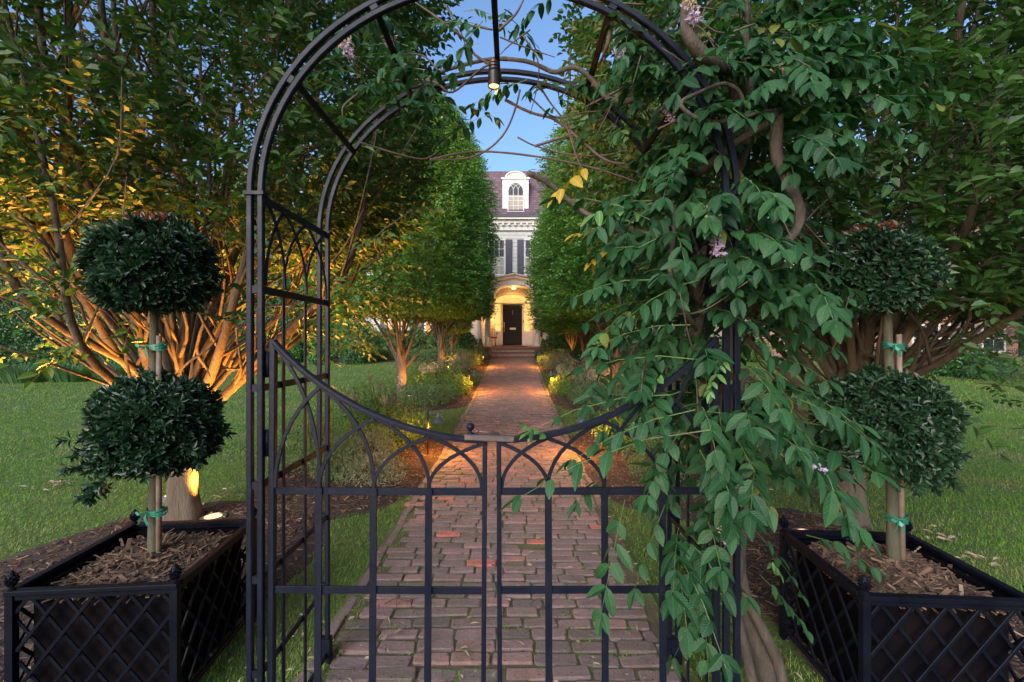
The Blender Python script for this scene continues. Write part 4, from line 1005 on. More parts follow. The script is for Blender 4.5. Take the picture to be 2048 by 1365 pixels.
for a,b in ((xs0-.1,xs0),(xs1,xd0-.002),(xd1+.002,xs2),(xs3,xs3+.1)): m.box(a,b,HY-.10,HY-.028,zd0,zd1+.06)
m.box(xs0-.14,xs3+.14,HY-.14,HY-.028,zd1+.062,hz(606))
for a,b in ((xs0,xs1),(xs2,xs3)):
    m.box(a,b,HY-.08,HY-.03,zd0,hz(663)); m.box(a+.04,b-.04,HY-.095,HY-.081,zd0+.1,hz(663)-.08)
m.build('door_surround',M['white'],house)
for a,b in ((xs0,xs1),(xs2,xs3)):
    m=MB(); m.box(a,b,HY-.05,HY-.04,hz(663)+.001,zd1+.055); sl_=m.build('sidelight',M['gold'],house)
    m=MB()
    for q in range(1,4):
        zz=hz(663)+(zd1-hz(663))*q/4; m.box(a,b,HY-.075,HY-.052,zz-.015,zz+.015)
    m.build('muntins',M['white'],sl_)
# fanlight
fc=(xs0+xs3)/2; fa=(xs3-xs0)/2; fz=hz(606)+.004; ft=hz(590)
m=MB(); m.prism([(fc+fa*cos(t),fz+(ft-fz)*sin(t)) for t in np.linspace(0,pi,20)],HY-.05,HY-.04); fl=m.build('fanlight',M['gold'],house)
m=MB(); 
for t in np.linspace(0,pi,8)[1:-1]: m.bar((fc+.12*cos(t),HY-.065,fz+.06*sin(t)+.01),(fc+fa*.97*cos(t),HY-.065,fz+(ft-fz)*.97*sin(t)),.02,.02,(0,1,0))
m.sweep([(fc+.5*fa*cos(t),HY-.066,fz+(ft-fz)*.5*sin(t)) for t in np.linspace(0.05,pi-.05,16)],.02,.018,(0,1,0))
m.sweep([(fc+(fa+.06)*cos(t),HY-.07,fz+(ft-fz+.07)*sin(t)) for t in np.linspace(0,pi,24)],.13,.09,(0,1,0)); m.build('fan_frame',M['white'],fl)
m=MB()  # house number 3 (lettering)
cu=bpy.data.curves.new('house_number','FONT'); cu.body='3'; cu.size=.30; cu.extrude=.01; cu.align_x='CENTER'
tmpo=bpy.data.objects.new('tmp',cu); nme=bpy.data.meshes.new_from_object(tmpo); bpy.data.objects.remove(tmpo); nme.materials.clear(); nme.materials.append(M['door']); nb=bpy.data.objects.new('house_number',nme); col.objects.link(nb); nb.location=(hx(1068.5)-HC,-.05,hz(645)-gz(HY)); nb.rotation_euler=(radians(90),0,0); nb.parent=house
m=MB(); m.box(hx(1046.5),hx(1047.5)+.01,HY-.125,HY-.101,hz(646),hz(641)); m.build('doorbell',M['door'],house)
# porch
PY0,PY1=20.95,HY-.02; PZ=hz(692,HY-.3)-.03; gzb=gz(20.6)
m=MB(); m.box(HC-1.85,HC+1.85,PY0+.04,PY1,gzb-.1,PZ-.05); 
nst=3; top=PZ-.02
m.build('porch_base',M['porchbrick'],house)
m=MB(); m.box(HC-1.88,HC+1.88,PY0,PY1,PZ-.048,PZ)
m.build('porch_floor',M['terracotta'],house)
for i in range(2):
    zt=PZ-(i+1)*(PZ-gzb)/3; m=MB(); m.box(hx(985,20.9),hx(1068,20.9),PY0-.32*(i+1)+.0,PY0-.32*i-.002,gzb-.1,zt-.042,1); m.box(hx(985,20.9)-.02,hx(1068,20.9)+.02,PY0-.32*(i+1)-.025,PY0-.32*i-.002,zt-.04,zt); m.build('step',[M['treadstone'],M['porchbrick']],house)
m=MB(); m.box(HC-1.2,HC+1.2,PY0-.03,PY0+.3,PZ+.001,PZ+.012); m.build('threshold_stone',M['stone'],house)
m=MB(); m.box(xd0-.05,xd1+.25,HY-.75,HY-.25,PZ+.002,PZ+.02); m.build('door_mat',M['door'],house)
for (px,y) in ((975.5,21.2),(1074.5,21.2),(959.5,22.3),(1091,22.3)):
    x=hx(px,y); zt=hz(628,y); m=MB(); m.box(x-.17,x+.17,y-.17,y+.17,PZ+.001,PZ+.07)
    m.lathe((x,y,PZ+.07),[(.155,0),(.165,.03),(.15,.06),(.135,.07),(.135,.1),(.135,.6),(.128,1.1),(.115,zt-PZ-.2),(.13,zt-PZ-.19),(.13,zt-PZ-.165),(.115,zt-PZ-.16),(.115,zt-PZ-.12),(.15,zt-PZ-.07)],20); m.box(x-.17,x+.17,y-.17,y+.17,zt,zt+.05)
    m.build('column',M['white'],house,smooth=False)
# portico head with arched opening and low gable
ew=1.95; zc0=hz(628,21.2)+.052; zap=hz(570,21); lowc=lambda x: zc0+.42+(zap-zc0-.42)*sqrt(max(0,1-abs(x/.98)**4))
m=MB()
for s_ in (-1,1):
    a,b=(HC-ew,HC-.95) if s_<0 else (HC+.95,HC+ew)
    m.box(a,b,20.98,HY-.02,zc0,zc0+.42)
gt=hz(551,20.9)
out=[(HC-ew-.1,zc0+.42),(HC-.98,zc0+.42)]+[(HC-.98*cos(t),zc0+.42+(hz(571,21)-zc0-.42)*sin(t)) for t in np.linspace(0,pi,18)]+[(HC+.98,zc0+.42),(HC+ew+.1,zc0+.42),(HC+ew+.1,zc0+.62),(HC+.1,gt),(HC-ew-.1,zc0+.62)]
# split gable front into strips so polygon is convex
xsn=np.linspace(-.98,.98,25); 
lowz=lowc; ge=gt-.42; upz=lambda x: ge+(gt-ge)*(1-abs(x)/(ew+.1))
for a,b in zip(xsn[:-1],xsn[1:]): m.prism([(HC+a,lowz(a)),(HC+b,lowz(b)),(HC+b,upz(b)),(HC+a,upz(a))],20.98,21.15)
m.prism([(HC-ew-.1,zc0+.421),(HC-.981,zc0+.421),(HC-.981,upz(.981)),(HC-ew-.1,ge)],20.98,21.15); m.prism([(HC+.981,zc0+.421),(HC+ew+.1,zc0+.421),(HC+ew+.1,ge),(HC+.981,upz(.981))],20.98,21.15)
for s_ in (-1,1):
    m.bar((HC,20.93,gt-.04),(HC+s_*(ew+.2),20.93,ge-.06),.16,.12,(0,1,0)); m.bar((HC,20.88,gt+.06),(HC+s_*(ew+.25),20.88,ge+.03),.06,.26,(0,1,0))
cv=np.linspace(-.98,.98,41); m.sweep([(HC+q,20.965,lowc(q)) for q in cv],.07,.04,(0,1,0))
m.build('portico_pediment',M['white'],house)
m=MB(); k=20
v=[];
for yq in (21.16,HY-.03):
    for q in np.linspace(-.99,.99,k): v.append((HC+q,yq,lowc(q*.989)+.02))
m.raw(v,[[[i,k+i,k+i+1,i+1] for i in range(k-1)]]); m.build('vaulted_ceiling',M['siding'],house,smooth=True)
m=MB(); m.raw([(HC-ew-.2,20.85,ge+.07),(HC,20.85,gt+.12),(HC+ew+.2,20.85,ge+.07),(HC-ew-.2,HY+.05,ge+.07),(HC,HY+.05,gt+.12),(HC+ew+.2,HY+.05,ge+.07)],[[[0,1,4,3],[1,2,5,4]]]); m.build('portico_roof',M['shutter'],house)
# porch wall lanterns and flush ceiling light
def point(name,loc,power,color=WARM,size=.06,parent=None):
    l_=bpy.data.lights.new(name,'POINT'); l_.energy=power; l_.color=color; l_.shadow_soft_size=size; o=bpy.data.objects.new(name,l_); col.objects.link(o)
    o.location=tuple(V(*loc)-(wloc(parent) if parent is not None else 0)); o.parent=parent; return o
m=MB(); m.lathe((HC,21.9,zap-.03),[(0,.0),(.10,.0),(.12,-.03),(.10,-.06),(0,-.07)],16); m.build('ceiling_light',M['bulb'],house)
point('ceiling_light_lamp',(HC,21.9,zap-.25),10,(1,.46,.15),.1,house)
for s_ in (-1,1):
    lx=HC+s_*1.22; m=MB(); m.lathe((lx,HY-.16,2.62),[(0,.22),(.02,.19),(.08,.13),(.085,.12),(.03,.12)],8); m.lathe((lx,HY-.16,2.62),[(.03,-.12),(.06,-.11),(.05,-.13),(0,-.15)],8); m.box(lx-.012,lx+.012,HY-.16,HY-.02,2.70,2.724); lb=m.build('wall_lantern',M['iron'],house)
    m=MB(); m.lathe((lx,HY-.16,2.62),[(0,.11),(.05,.11),(.045,-.105),(0,-.105)],8); m.build('lantern_glass',M['bulb'],lb)
    point('porch_wall_light',(lx,HY-.42,2.62),8,(1,.45,.14),.06,house)
# chair
ch=thing('porch_chair','curved metal porch chair with red seat pad, left of the front door','chair',(hx(984,22.2),22.2,PZ))
c=wloc(ch); m=MB(); m.lathe(c+V(0,0,.42),[(0,0),(.24,0),(.25,.03),(.22,.06),(0,.06)],20); m.build('cushion',M['redcush'],ch,smooth=True)
for a in (45,135,225,315):
    m=MB(); m.tube([c+V(cos(radians(a))*.2,sin(radians(a))*.2,.42),c+V(cos(radians(a))*.26,sin(radians(a))*.26,.0)],.012,8); m.build('leg',M['iron'],ch,smooth=True)
m=MB(); m.tube([c+V(.27*cos(t),.24*sin(t),.62+.26*max(0,sin(t))**1.2) for t in np.linspace(-.5,pi+.5,18)],.014,8)
for t in np.linspace(.1,pi-.1,7): m.tube([c+V(.24*cos(t),.22*sin(t),.42),c+V(.27*cos(t),.24*sin(t),.62+.26*sin(t)**1.2)],.007,6)
m.build('backrest',M['iron'],ch,smooth=True)
m=MB(); m.tube([c+V(.235*cos(t),.235*sin(t),.415) for t in np.linspace(0,2*pi,24)],.012,6); m.build('seat_ring',M['iron'],ch,smooth=True)
# potted conifers by the steps
for i,(px,sx) in enumerate(((961,'left'),(1086,'right'))):
    x=hx(px,20.75); y=20.72; z=gzb
    pt_=thing('potted_conifer',f'small pointed conifer with red flowers in a pot, {sx} of the porch steps','potted plant',(x,y,z),'potted conifers by the porch steps')
    m=MB(); m.lathe((x,y,z-.02),[(.0,0),(.14,0),(.19,.34),(.21,.34),(.21,.40),(.18,.40),(.17,.36),(0,.36)],18); m.build('pot',M['terracotta'],pt_)
    m=MB(); n=1500; q=R.random(n); a=R.uniform(0,2*pi,n); r_=.15*(1-q)**.8+.01; o=np.stack([x+r_*np.cos(a),y+r_*np.sin(a),z+.38+q*.5],-1)
    m.leaves(T_LO,o,np.stack([np.cos(a)*.5,np.sin(a)*.5,np.ones(n)],-1),sph(n),.05,.02,R.random(n)); m.build('foliage',M['box'],pt_)
    m=MB(); n=160; a=R.uniform(0,2*pi,n); o=np.stack([x+.2*np.cos(a),y+.2*np.sin(a),z+.38+R.uniform(0,.08,n)],-1); m.leaves(T_LO,o,sph(n),sph(n),.05,.04,R.random(n)); m.build('flowers',M['redflower'],pt_)
# brick building, right
bb=thing('brick_building','red brick building with white framed windows beyond the right lawn','building',(17,24.5,gz(24)))
BY=24.0
m=MB(); m.box(10.8,27,BY,BY+6,.4,6.2); m.build('wall',M['redbrick'],bb)
m=MB(); m.box(10.6,27.2,BY-.3,BY+6.3,6.2,6.45); m.raw([(10.5,BY-.4,6.451),(27.3,BY-.4,6.451),(27.3,BY+3,8.2),(10.5,BY+3,8.2),(10.5,BY+6.4,6.451),(27.3,BY+6.4,6.451)],[[[0,1,2,3],[3,2,5,4]],[[0,3,4],[1,5,2]]]); m.build('roof',M['roof'],bb)
for i,(xa,xb,lit) in enumerate(((12.1,13.3,0),(15.6,16.7,1),(17.2,18.3,1),(21.4,22.7,0),(22.9,24.2,0),(25.1,26.2,0))):
    window(bb,xa,xb,hz(702,BY),hz(652,BY),BY-.002,M['amber'] if lit else M['glass'],2,2,frame=.10)
point('wall_lantern_light',(16.9,BY-.7,3.2),45,(1,.35,.06),.1,bb)
m=MB(); m.lathe((16.95,BY-.25,3.35),[(0,.2),(.1,.12),(.08,0),(.08,-.2),(0,-.24)],10); m.box(16.93,16.97,BY-.24,BY-.001,3.42,3.46); m.build('wall_lantern',M['bulb'],bb)
# board fence
fe=MB(); x=hx(1290,22.3)
fn=thing('board_fence','tan vertical board fence right of the house','fence',(9.4,21.9,gz(21)))
while x<10.7: fe.box(x,x+.135,21.9,21.925,gz(21)-.05,2.25+R.uniform(-.01,.01)); x+=.14
fe.build('boards',M['fencewood'],fn)
fe=MB(); fe.box(6.7,10.7,21.926,21.97,1.0,1.1); fe.box(6.7,10.7,21.926,21.97,2.0,2.1); fe.build('rail',M['fencewood'],fn)
# bird house
bh=thing('birdhouse','small white birdhouse with blue roof on a thin pole before the pale trunk','birdhouse',(hx(1928,15.5),15.5,gz(15.5)))
c=wloc(bh); zb_=hz(703,15.5)
m=MB(); m.tube([c,V(c[0],c[1],zb_)],.018,8); m.build('pole',M['iron'],bh)
m=MB(); m.prism([(c[0]-.22,zb_),(c[0]+.22,zb_),(c[0]+.22,zb_+.2),(c[0],zb_+.34),(c[0]-.22,zb_+.2)],15.35,15.65); m.build('box',M['white'],bh)
m=MB()
for s_ in (-1,1): m.raw([(c[0],15.28,zb_+.37),(c[0]+s_*.32,15.28,zb_+.17),(c[0]+s_*.32,15.72,zb_+.17),(c[0],15.72,zb_+.37),(c[0],15.28,zb_+.39),(c[0]+s_*.32,15.28,zb_+.19),(c[0]+s_*.32,15.72,zb_+.19),(c[0],15.72,zb_+.39)],[[[0,1,2,3],[4,5,6,7],[0,1,5,4],[1,2,6,5],[2,3,7,6]]])
m.build('roof',M['lampmetal'],bh)

# ------------------------------------------------------------------ path lamps and uplights
def path_lamp(x,y,s_,label,power):
    z=gz(y)+.03; root=thing('path_lamp',label,'path lamp',(x,y,z),'bell shade path lamps along the path')
    H=.56; m=MB(); m.tube([(x,y,z-.05),(x,y,z+H)],.009,8); m.lathe((x,y,z+H),[(.009,0),(.013,.004),(.013,.012),(.006,.018),(0,.026)],10); m.build('post',M['darkmetal'],root,smooth=True)
    m=MB(); m.tube([(x,y,z+H-.05),(x+s_*.05,y,z+H-.035),(x+s_*.10,y,z+H-.04),(x+s_*.145,y,z+H-.04)],.006,8,smooth=4)
    m.tube([(x+s_*(.03+.02*cos(t)),y,z+H-.075+.02*sin(t)) for t in np.linspace(-1,4,12)],.004,6); m.build('arm',M['darkmetal'],root,smooth=True)
    hx_=x+s_*.135; zt=z+H-.03
    m=MB(); m.lathe((hx_,y,zt),[(.0,.025),(.022,.022),(.026,.01),(.026,-.028),(.034,-.034),(.045,-.055),(.075,-.088),(.080,-.096),(.076,-.096),(.045,-.06),(.024,-.034)],20); m.build('lamp_shade',M['lampmetal'],root,smooth=True)
    m=MB(); m.lathe((hx_,y,zt-.045),[(0,.012),(.014,.006),(.019,-.012),(.012,-.028),(0,-.032)],12); m.build('bulb',M['bulb'],root,smooth=True)
    l_=point('bulb_light',(hx_,y,zt-.105),power,WARM,.03,root)
    return root
path_lamp(-1.075,5.75,1,'bell shaded path lamp on the near left, post glowing against the rose bush',28)
path_lamp(1.03,5.75,-1,'bell shaded path lamp on the near right, mostly behind wisteria leaves',28)
path_lamp(-1.08,11.3,1,'bell shaded path lamp in the middle left bed',30)
path_lamp(1.12,11.3,-1,'bell shaded path lamp in the middle right bed',30)
path_lamp(-1.10,17.0,1,'bell shaded path lamp farthest down the left side',26)
path_lamp(1.18,17.0,-1,'bell shaded path lamp farthest down the right side, bulb showing',26)
def uplight(x,y,r,label,power,target,ang=120,sh=.5):
    z=gz(y)+.045; root=thing('ground_uplight',label,'uplight',(x,y,z),'ground uplights under the trees')
    m=MB(); m.lathe((x,y,z),[(0,-.04),(r,-.04),(r,.004),(r*.72,.010),(r*.70,.004),(0,.004)],28); m.build('ring',M['steel'],root)
    m=MB(); m.lathe((x,y,z),[(0,.0075),(r*.66,.0075),(r*.66,.0045),(0,.0045)],24); m.build('lens',M['lampglow'],root)
    spot('uplight_beam',(x,y,z+.03),target,power,ang,.5,WARM,.04,root); return root
uplight(-2.47,3.72,.095,'round ground uplight glowing beside the near left hornbeam trunk',330,(-2.80,3.9,5),66)
uplight(-2.84,3.10,.08,'ground uplight hidden behind the left topiary, in front of the near hornbeam trunk',170,(-2.9,4.1,3.6),84)
uplight(-3.20,4.22,.07,'added ground uplight unseen behind the near left hornbeam trunk, lighting its crown amber',1050,(-3.1,4.2,5),130)  # added unseen lamp, spreads amber light into the crown
uplight(2.22,3.40,.095,'round ground uplight in the mulch behind the right planter',2,(2.7,3.9,4),100)
for (x,y,p_,lab) in ((-2.45,10.75,75,'small uplight at the halfway left hornbeam'),(2.35,10.75,25,'small uplight at the halfway right hornbeam'),(-2.3,16.2,60,'small uplight at the third left hornbeam'),(2.3,16.2,9,'small uplight at the third right hornbeam'),(-2.2,19.2,40,'small uplight at the hornbeam left of the steps'),(2.2,19.2,90,'small uplight at the hornbeam right of the steps')):
    uplight(x,y,.06,lab,p_,(x*1.12,y+.25,4),110)

# ------------------------------------------------------------------ wisteria
wi=thing('wisteria_vine','wisteria vine with twisted trunk and hanging leaves over the right half of the arch','vine',(1.0,1.85,0))
R=np.random.default_rng(99)
st=MB()
def vine(pts,r,sm=6,k=9,mb=None,kn=.10):
    p=np.array([P(*q) for q in pts]); (mb or st).tube(p,r,k,smooth=sm,knob=kn)
vine([(1556,1440,1.95),(1530,1330,1.95),(1500,1250,1.93),(1478,1190,1.9),(1470,1100,1.85),(1430,1020,1.8),(1440,960,1.75),(1470,900,1.8),(1465,820,1.75),(1490,740,1.75)],[.055,.048,.040,.034,.030,.028,.027,.026,.024,.020])
vine([(1575,1440,1.9),(1560,1340,1.9),(1530,1270,1.87),(1495,1200,1.85),(1480,1120,1.88),(1485,1040,1.85),(1440,980,1.85),(1425,900,1.85),(1405,820,1.85),(1400,740,1.85)],[.026,.024,.022,.02,.02,.018,.018,.018,.016,.014])
vine([(1520,1430,1.8),(1490,1300,1.78),(1462,1180,1.76),(1455,1050,1.75),(1438,930,1.72),(1445,800,1.70),(1458,690,1.68),(1447,600,1.66),(1440,520,1.66),(1415,500,1.66),(1395,540,1.68),(1400,600,1.7),(1440,560,1.7),(1425,510,1.72)],[.02,.02,.02,.019,.018,.018,.02,.022,.022,.02,.018,.017,.016,.014])
vine([(1405,760,1.8),(1390,690,1.8),(1400,610,1.8),(1385,545,1.8),(1410,500,1.8),(1440,420,1.78),(1452,330,1.75),(1470,250,1.75),(1460,160,1.75),(1430,130,1.52),(1395,100,1.46),(1374,60,1.44),(1372,20,1.46),(1380,-60,1.5)],[.022,.022,.02,.022,.02,.018,.018,.018,.02,.022,.023,.02,.016,.014])
vine([(1395,350,1.7),(1430,320,1.6),(1480,280,1.55),(1530,250,1.5),(1555,225,1.5),(1553,260,1.5),(1553,310,1.5),(1575,360,1.48),(1596,410,1.47),(1597,450,1.47),(1570,485,1.47),(1530,492,1.48)],[.015,.014,.013,.015,.017,.019,.019,.018,.017,.015,.013,.010])
vine([(1560,222,1.5),(1520,226,1.48),(1470,240,1.45),(1420,243,1.45),(1385,232,1.45),(1364,214,1.46),(1365,202,1.47),(1380,194,1.48),(1398,186,1.49),(1420,176,1.50),(1448,168,1.51),(1475,180,1.52),(1486,205,1.53),(1478,236,1.56),(1460,280,1.6)],[.0065]*15)
vine([(1350,410,1.6),(1348,470,1.58),(1340,540,1.55),(1355,600,1.55),(1380,640,1.6),(1392,660,1.7)],[.006,.0075,.0085,.009,.009,.008])
vine([(1440,390,1.75),(1470,350,1.72),(1490,300,1.7),(1500,200,1.7),(1490,80,1.7),(1500,-40,1.7)],[.022,.02,.016,.015,.014,.012])
vine([(1160,420,2.1),(1100,370,2.05),(1056,346,2.0)],[.011,.012,.013])
vine([(1420,520,1.9),(1300,470,2.0),(1200,440,2.05),(1160,420,2.1)],[.014,.012,.011,.011])
vine([(1280,200,1.8),(1220,200,1.85),(1180,155,1.88),(1145,135,1.9),(1110,145,1.92),(1060,125,1.95),(1000,118,1.98),(950,125,2.0),(880,145,2.0),(830,175,1.98),(780,165,1.9),(720,125,1.8),(660,82,1.7)],[.012,.011,.011,.010,.010,.009,.009,.008,.008,.007,.006,.005,.004])
tw=MB()
T_=[([(1000,120,1.95),(960,140,1.95),(905,185,1.95),(870,165,1.95),(810,160,1.95),(740,175,1.9),(690,210,1.85),(685,235,1.85)],.0045),
([(880,145,2.0),(840,110,2.0),(760,115,1.95),(700,115,1.9)],.004),
([(980,130,1.95),(950,110,1.95),(930,80,1.93),(880,40,1.9),(830,5,1.9)],.0055),
([(985,60,1.9),(930,50,1.9),(880,45,1.9)],.0035),([(988,70,1.8),(1030,30,1.8),(1052,-10,1.8)],.005),
([(1040,180,2.0),(1030,220,2.0),(1010,265,2.0),(975,300,2.0),(930,318,2.0),(860,320,1.98)],.0045),
([(720,285,1.9),(800,310,1.95),(850,318,2.0),(880,300,2.0)],.004),
([(860,320,2.0),(930,305,2.0),(1000,305,2.0),(1100,318,2.0),(1200,340,2.0),(1290,370,1.95)],.0045),
([(1010,200,2.0),(1060,225,2.0),(1110,240,2.0),(1160,280,2.0),(1210,320,1.95),(1260,330,1.9)],.006),
([(1075,165,2.0),(1100,205,2.0),(1130,245,2.0),(1145,290,2.0),(1160,330,2.0),(1180,370,2.0)],.004),
([(1070,293,2.0),(1110,280,2.0),(1155,265,2.0)],.0055),
([(1035,275,2.0),(1070,292,2.0),(1130,308,2.0),(1200,312,2.0),(1260,300,1.9)],.0035),
([(1000,75,1.8),(1050,95,1.8),(1110,115,1.8)],.003),([(1045,70,1.9),(1075,120,1.9),(1075,170,1.95),(1060,230,2.0)],.003),
([(1140,100,1.9),(1140,170,1.95),(1135,230,2.0),(1150,300,2.0)],.003),
([(1060,195,2.0),(1110,235,2.0),(1170,225,2.0),(1215,222,1.95)],.0035),
([(1270,165,1.9),(1230,185,1.9),(1190,205,1.9),(1170,215,1.9)],.006),
([(890,10,2.0),(920,60,2.0),(930,90,2.0)],.004),([(1225,20,1.6),(1215,90,1.6),(1195,135,1.7)],.008),
([(1310,500,1.6),(1260,480,1.65),(1210,440,1.8)],.004),
([(1060,60,1.95),(1020,90,1.95),(1000,110,1.95)],.003)]
for pts,r in T_: vine(pts,[r*1.1]+[r]*(len(pts)-2)+[r*.5],5,6,tw,.12)
for i in range(90):  # fine random tendrils inside the mass
    c=P(R.uniform(1250,1650),R.uniform(0,950),R.uniform(1.5,2.1)); d=sph(1)[0]; d[2]=abs(d[2])*.5
    tw.tube([c,c+d*.15+V(0,0,R.uniform(-.1,.1)),c+d*.32+V(0,0,R.uniform(-.2,.1))],[.004,.003,.0015],5,smooth=4)
st.build('stem',M['vinebark'],wi,smooth=True); tw.build('twig',M['twig'],wi,smooth=True)

def compound(mb,rm,o,d,L,npair,ll,lw,droop=.5,young=False,facing=None,T=T_FINE):
    """vectorised pinnate leaves: o,d (N,3), L (N,)"""
    N_=len(o); d=d/np.linalg.norm(d,axis=1)[:,None]; L=np.broadcast_to(L,(N_,)); droop=np.broadcast_to(droop,(N_,))
    up=np.tile(V(0,0,1),(N_,1)); s_=np.cross(d,up); s_/=(np.linalg.norm(s_,axis=1)[:,None]+1e-6)
    pt=lambda q: o+d*(L*q)[:,None]-V(0,0,1)*(L*droop*q*q)[:,None]
    rn=R.beta(2,2.2,N_)
    for i in range(npair):
        q=.22+.72*i/(npair-1); sc=(.75+.5*sin(pi*min(1,q*.9)))
        for sg in (-1,1):
            TT=T if R.random()<.5 else T_CURL
            t=d-V(0,0,2)*(droop*q)[:,None]; t/=np.linalg.norm(t,axis=1)[:,None]
            ax=t*.5+s_*sg*R.uniform(.5,1.0,N_)[:,None]-V(0,0,1)*R.uniform(.1,.85,N_)[:,None]+R.normal(0,.16,(N_,3))
            nr=np.cross(s_,t)+s_*sg*.5+V(0,-.35,0)+R.normal(0,.3,(N_,3))
            k=R.random(N_)>.04
            mb.leaves(TT,(pt(q)+R.normal(0,.003,(N_,3)))[k],ax[k],nr[k],(ll*sc*R.uniform(.68,1.15,N_))[k],(lw*sc*R.uniform(.85,1.1,N_))[k],np.clip(rn+R.normal(0,.12,N_),0,1)[k])
    t=d-V(0,0,2)*droop[:,None]
    mb.leaves(T,pt(.96),t+R.normal(0,.1,(N_,3)),np.cross(s_,t)+R.normal(0,.2,(N_,3)),ll*1.05,lw*1.0,rn)
    if rm is not None:
        prev=None; k=4; ft=[]
        ring=[]
        for q in (0,.33,.66,1): 
            c=pt(q); r_=.0018*(1-.6*q); ring.append(np.stack([c+s_*r_,c-s_*r_*.5+V(0,0,r_),c-s_*r_*.5-V(0,0,r_)],1))
        v=np.concatenate(ring,1).reshape(-1,3); f=np.array([[a*3+b,a*3+(b+1)%3,(a+1)*3+(b+1)%3,(a+1)*3+b] for a in range(3) for b in range(3)])
        rm.raw(v,[(f[None]+(np.arange(N_)*12)[:,None,None]).reshape(-1,4)])
lf=MB(); rc=MB()
AXX,AXY=.86,1.82
REG=[ # px0,px1,py0,py1,count,d0,d1
 (1250,1700,-120,120,80,1.45,2.2),(1180,1330,-60,180,13,1.6,2.1),(1240,1420,60,300,30,1.55,2.1),(1380,1680,60,330,70,1.35,2.1),(1560,1860,0,240,34,1.45,2.0),
 (1200,1560,300,520,62,1.4,2.1),(1440,1600,300,560,34,1.35,1.9),(1220,1440,450,760,46,1.45,2.0),(1480,1660,540,860,52,1.3,1.9),
 (1180,1420,640,860,32,1.4,1.9),(1300,1560,780,1000,44,1.35,1.9),(1500,1700,760,960,34,1.35,1.8),(1280,1500,950,1150,26,1.4,1.8),(1320,1500,1120,1250,10,1.4,1.8),
 (1340,1520,100,900,60,1.65,2.25),(1400,1500,330,1000,16,1.36,1.48),(660,860,60,260,26,1.6,2.2),(840,1040,150,250,11,1.85,2.1),(620,800,0,90,10,1.6,2.1),(880,1060,0,100,9,1.8,2.1),(1050,1180,110,190,5,1.85,2.1),(1540,1700,1080,1130,4,1.6,1.9)]
for (a,b,c_,d_,n,e,f_) in REG:
    n=int(n*(1.05 if (c_<500 and a>=1240) else .6 if c_<500 else .36)) if a>1100 else int(n*.8)
    px=R.uniform(a,b,n); py=R.uniform(c_,d_,n); dd=R.uniform(e,f_,n)
    o=np.stack([(px-CX)/F*dd,dd,CH-(py-CY)/F*dd],-1)
    ctr=V(AXX,AXY,0) if a>1100 else V(X0,1.85,0)
    rad=o-ctr; rad[:,2]=0
    if a<1100: rad=rad*.0+R.normal(0,1,(n,3))*V(1,.6,0)
    rad/=(np.linalg.norm(rad,axis=1)[:,None]+.05)
    d=rad+R.normal(0,.45,(n,3))*V(1,1,.5)+V(0,-.25,.15)
    sc=.85 if a<1100 else 1.0
    o=o-d/np.linalg.norm(d,axis=1)[:,None]*.13
    compound(lf,rc,o,d,R.uniform(.2,.32,n)*sc,5,.063*sc,.030*sc,R.uniform(.25,.8,n))
# hand-placed sprays: (base, end, pairs, leaflet length, droop)
def spray_px(b,e,npair=5,ll=.06,lw=.027,droop=.25,mb=None):
    p0=P(*b); p1=P(*e); dv=p1-p0; L=np.linalg.norm(dv); dd=(dv+V(0,0,droop*L)); 
    compound(mb or lf,rc,p0[None],(dd)[None],np.array([np.linalg.norm(dd)]),npair,ll,lw,np.array([droop*L/np.linalg.norm(dd)]))
for args in (
 ((1530,850,1.38),(1735,1080,1.25),6,.078,.036,.25),((1600,800,1.4),(1760,900,1.3),5,.07,.030,.3),((1420,860,1.35),(1015,1010,1.3),6,.065,.030,.3),
 ((1390,820,1.4),(1130,930,1.35),5,.06,.028,.25),((1340,790,1.45),(1045,870,1.4),5,.05,.022,.3),((1400,720,1.45),(1150,745,1.4),5,.06,.026,.28),
 ((1380,650,1.45),(1180,700,1.4),4,.055,.024,.3),((1300,560,1.5),(1140,600,1.45),5,.055,.026,.3),((1250,1000,1.45),(1200,1240,1.35),5,.066,.030,.1),
 ((1330,1010,1.5),(1265,1190,1.45),4,.06,.028,.1),((1460,1080,1.45),(1370,1220,1.4),4,.065,.032,.15),((1500,640,1.4),(1610,900,1.3),6,.066,.032,.2),
 ((1300,440,1.5),(1110,400,1.45),4,.07,.03,.35),((1310,500,1.5),(1190,510,1.45),4,.055,.026,.35),((1500,530,1.4),(1640,700,1.35),5,.066,.03,.3),
 ((1420,120,1.5),(1600,175,1.4),5,.062,.028,.35),((1560,60,1.5),(1810,60,1.45),6,.058,.028,.3),((1600,130,1.5),(1850,130,1.45),6,.06,.028,.35),
 ((1480,380,1.45),(1600,520,1.35),5,.07,.034,.2),((1400,560,1.45),(1250,640,1.4),5,.062,.030,.3),((1360,860,1.4),(1290,1000,1.35),5,.066,.03,.1),
 ((1400,900,1.38),(1470,1060,1.3),5,.07,.034,.1),((1520,1150,1.7),(1620,1270,1.65),5,.05,.026,.2),((1510,1060,1.6),(1610,1200,1.6),4,.045,.022,.2),
 ((1200,960,1.6),(1150,1010,1.55),3,.06,.022,.2)): spray_px(*args)
lf.build('foliage',M['wist'],wi); rc.build('leaf_stalk',M['greenstem'],wi)
yl=MB()
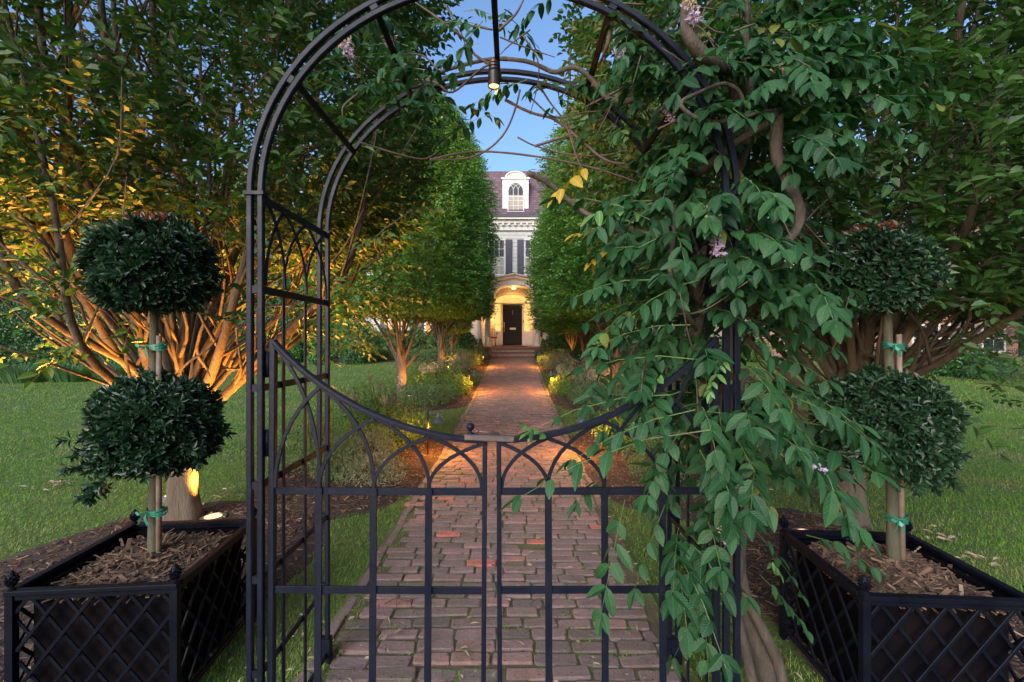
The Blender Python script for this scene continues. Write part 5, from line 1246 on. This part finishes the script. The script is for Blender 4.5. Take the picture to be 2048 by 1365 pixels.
for args in (((1450,700,1.4),(1420,790,1.35),5,.035,.012,.1),((1330,740,1.5),(1290,790,1.45),5,.035,.012,.1),((1480,960,1.4),(1490,1010,1.35),4,.03,.012,.1),((700,60,1.8),(690,95,1.8),3,.03,.012,.1),((1100,880,1.5),(1050,850,1.5),4,.045,.018,.3),((1290,430,1.5),(1190,430,1.4),3,.075,.026,.4),((1540,1120,1.6),(1560,1150,1.6),4,.03,.014,.2)): spray_px(*args,mb=yl)
yl.build('young_leaves',M['wistyoung'],wi)
def flower(px,py,d,L,tip):
    m=MB(); p0=P(px,py,d); n=150; q=R.random(n); a=R.uniform(0,2*pi,n); r_=.028*(1-.45*q); t=V(*tip); t/=np.linalg.norm(t)
    o=p0+t*(L*q)[:,None]+np.stack([np.cos(a)*r_,np.sin(a)*r_,R.normal(0,.003,n)],-1)*R.uniform(.4,1,n)[:,None]
    m.leaves(T_MID,o,sph(n)+t*.5,sph(n),R.uniform(.009,.016,n),R.uniform(.007,.011,n),np.clip(1-q+R.normal(0,.2,n),0,1))
    m.tube([p0-t*.03,p0+t*L*.9],.0015,5); m.build('flower_cluster',M['petal'],wi)
for a in ((1418,430,1.40,.13,(.25,0,-1)),(1560,898,1.35,.14,(1,0,-.5)),(1452,1048,1.42,.06,(.2,0,-1)),(1552,135,1.45,.07,(.3,0,-1)),(1735,160,1.5,.10,(.2,0,-1)),(688,75,1.7,.08,(.3,0,-1)),(1375,-10,1.4,.09,(.3,0,-1)),(1335,205,1.7,.07,(.2,0,-1)),(1240,80,1.8,.08,(0,0,-1)),(780,70,1.9,.05,(0,0,-1))): flower(*a)
M['wistlamplit']=leafmat('lamplight_tinted_wisteria_leaf',(.30,.20,.02),(.42,.30,.04),None,.45,.35,rib=.3)  # golden lamplight on these vine leaves is painted into the leaf colour
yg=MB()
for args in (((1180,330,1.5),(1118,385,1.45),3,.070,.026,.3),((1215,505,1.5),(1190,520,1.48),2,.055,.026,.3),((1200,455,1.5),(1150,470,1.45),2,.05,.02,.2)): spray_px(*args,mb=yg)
yg.build('lamplight_tinted_leaves',M['wistlamplit'],wi)
for i,(px,py,n,lab) in enumerate(((112,976,26,'largest clump of dry bleached leaves on the left lawn'),(285,1128,14,'clump of pale dry leaves on the mulch beside the left planter'),(438,1000,10,'small brown dry leaf clump on the lawn near the arch'),(1880,1080,18,'scatter of dry bleached leaves on the lawn behind the right planter'),(1960,1130,12,'small brown dry leaf pile at the right edge of the lawn'))):
    d=CH*F/(py-CY); c=P(px,py,d)+V(0,0,.045); m=MB(); o=c+R.normal(0,1,(n,3))*V(.07,.07,.008)
    a=R.uniform(0,2*pi,n); m.leaves(T_MID,o,np.stack([np.cos(a),np.sin(a),R.normal(0,.2,n)],-1),V(0,0,1)+R.normal(0,.5,(n,3)),R.uniform(.04,.09,n),R.uniform(.012,.025,n),R.random(n))
    tag(m.build('dry_leaf_clump',M['straw'],origin=c),lab,'leaf clump')
# fallen twigs
for i,(px,py,lab) in enumerate(((1060,1225,'thin forked twig lying on the bricks just inside the gate'),(770,1225,'thin dead twig lying on the left of the bricks inside the gate'),(2000,915,'fallen twig on the right lawn'))):
    d=CH*F/(py-CY); c=P(px,py,d)+V(0,0,.045 if i<2 else .06); m=MB()
    m.tube([c,c+V(.05,.04,.01),c+V(.11,.03,.0),c+V(.17,.07,0)],[.0035,.003,.003,.0015],6,smooth=3); m.tube([c+V(.05,.04,.01),c+V(.07,-.03,.0),c+V(.06,-.08,0)],[.0025,.002,.0012],6,smooth=3)
    tag(m.build('fallen_twig',M['twig'],origin=c),lab,'twig')
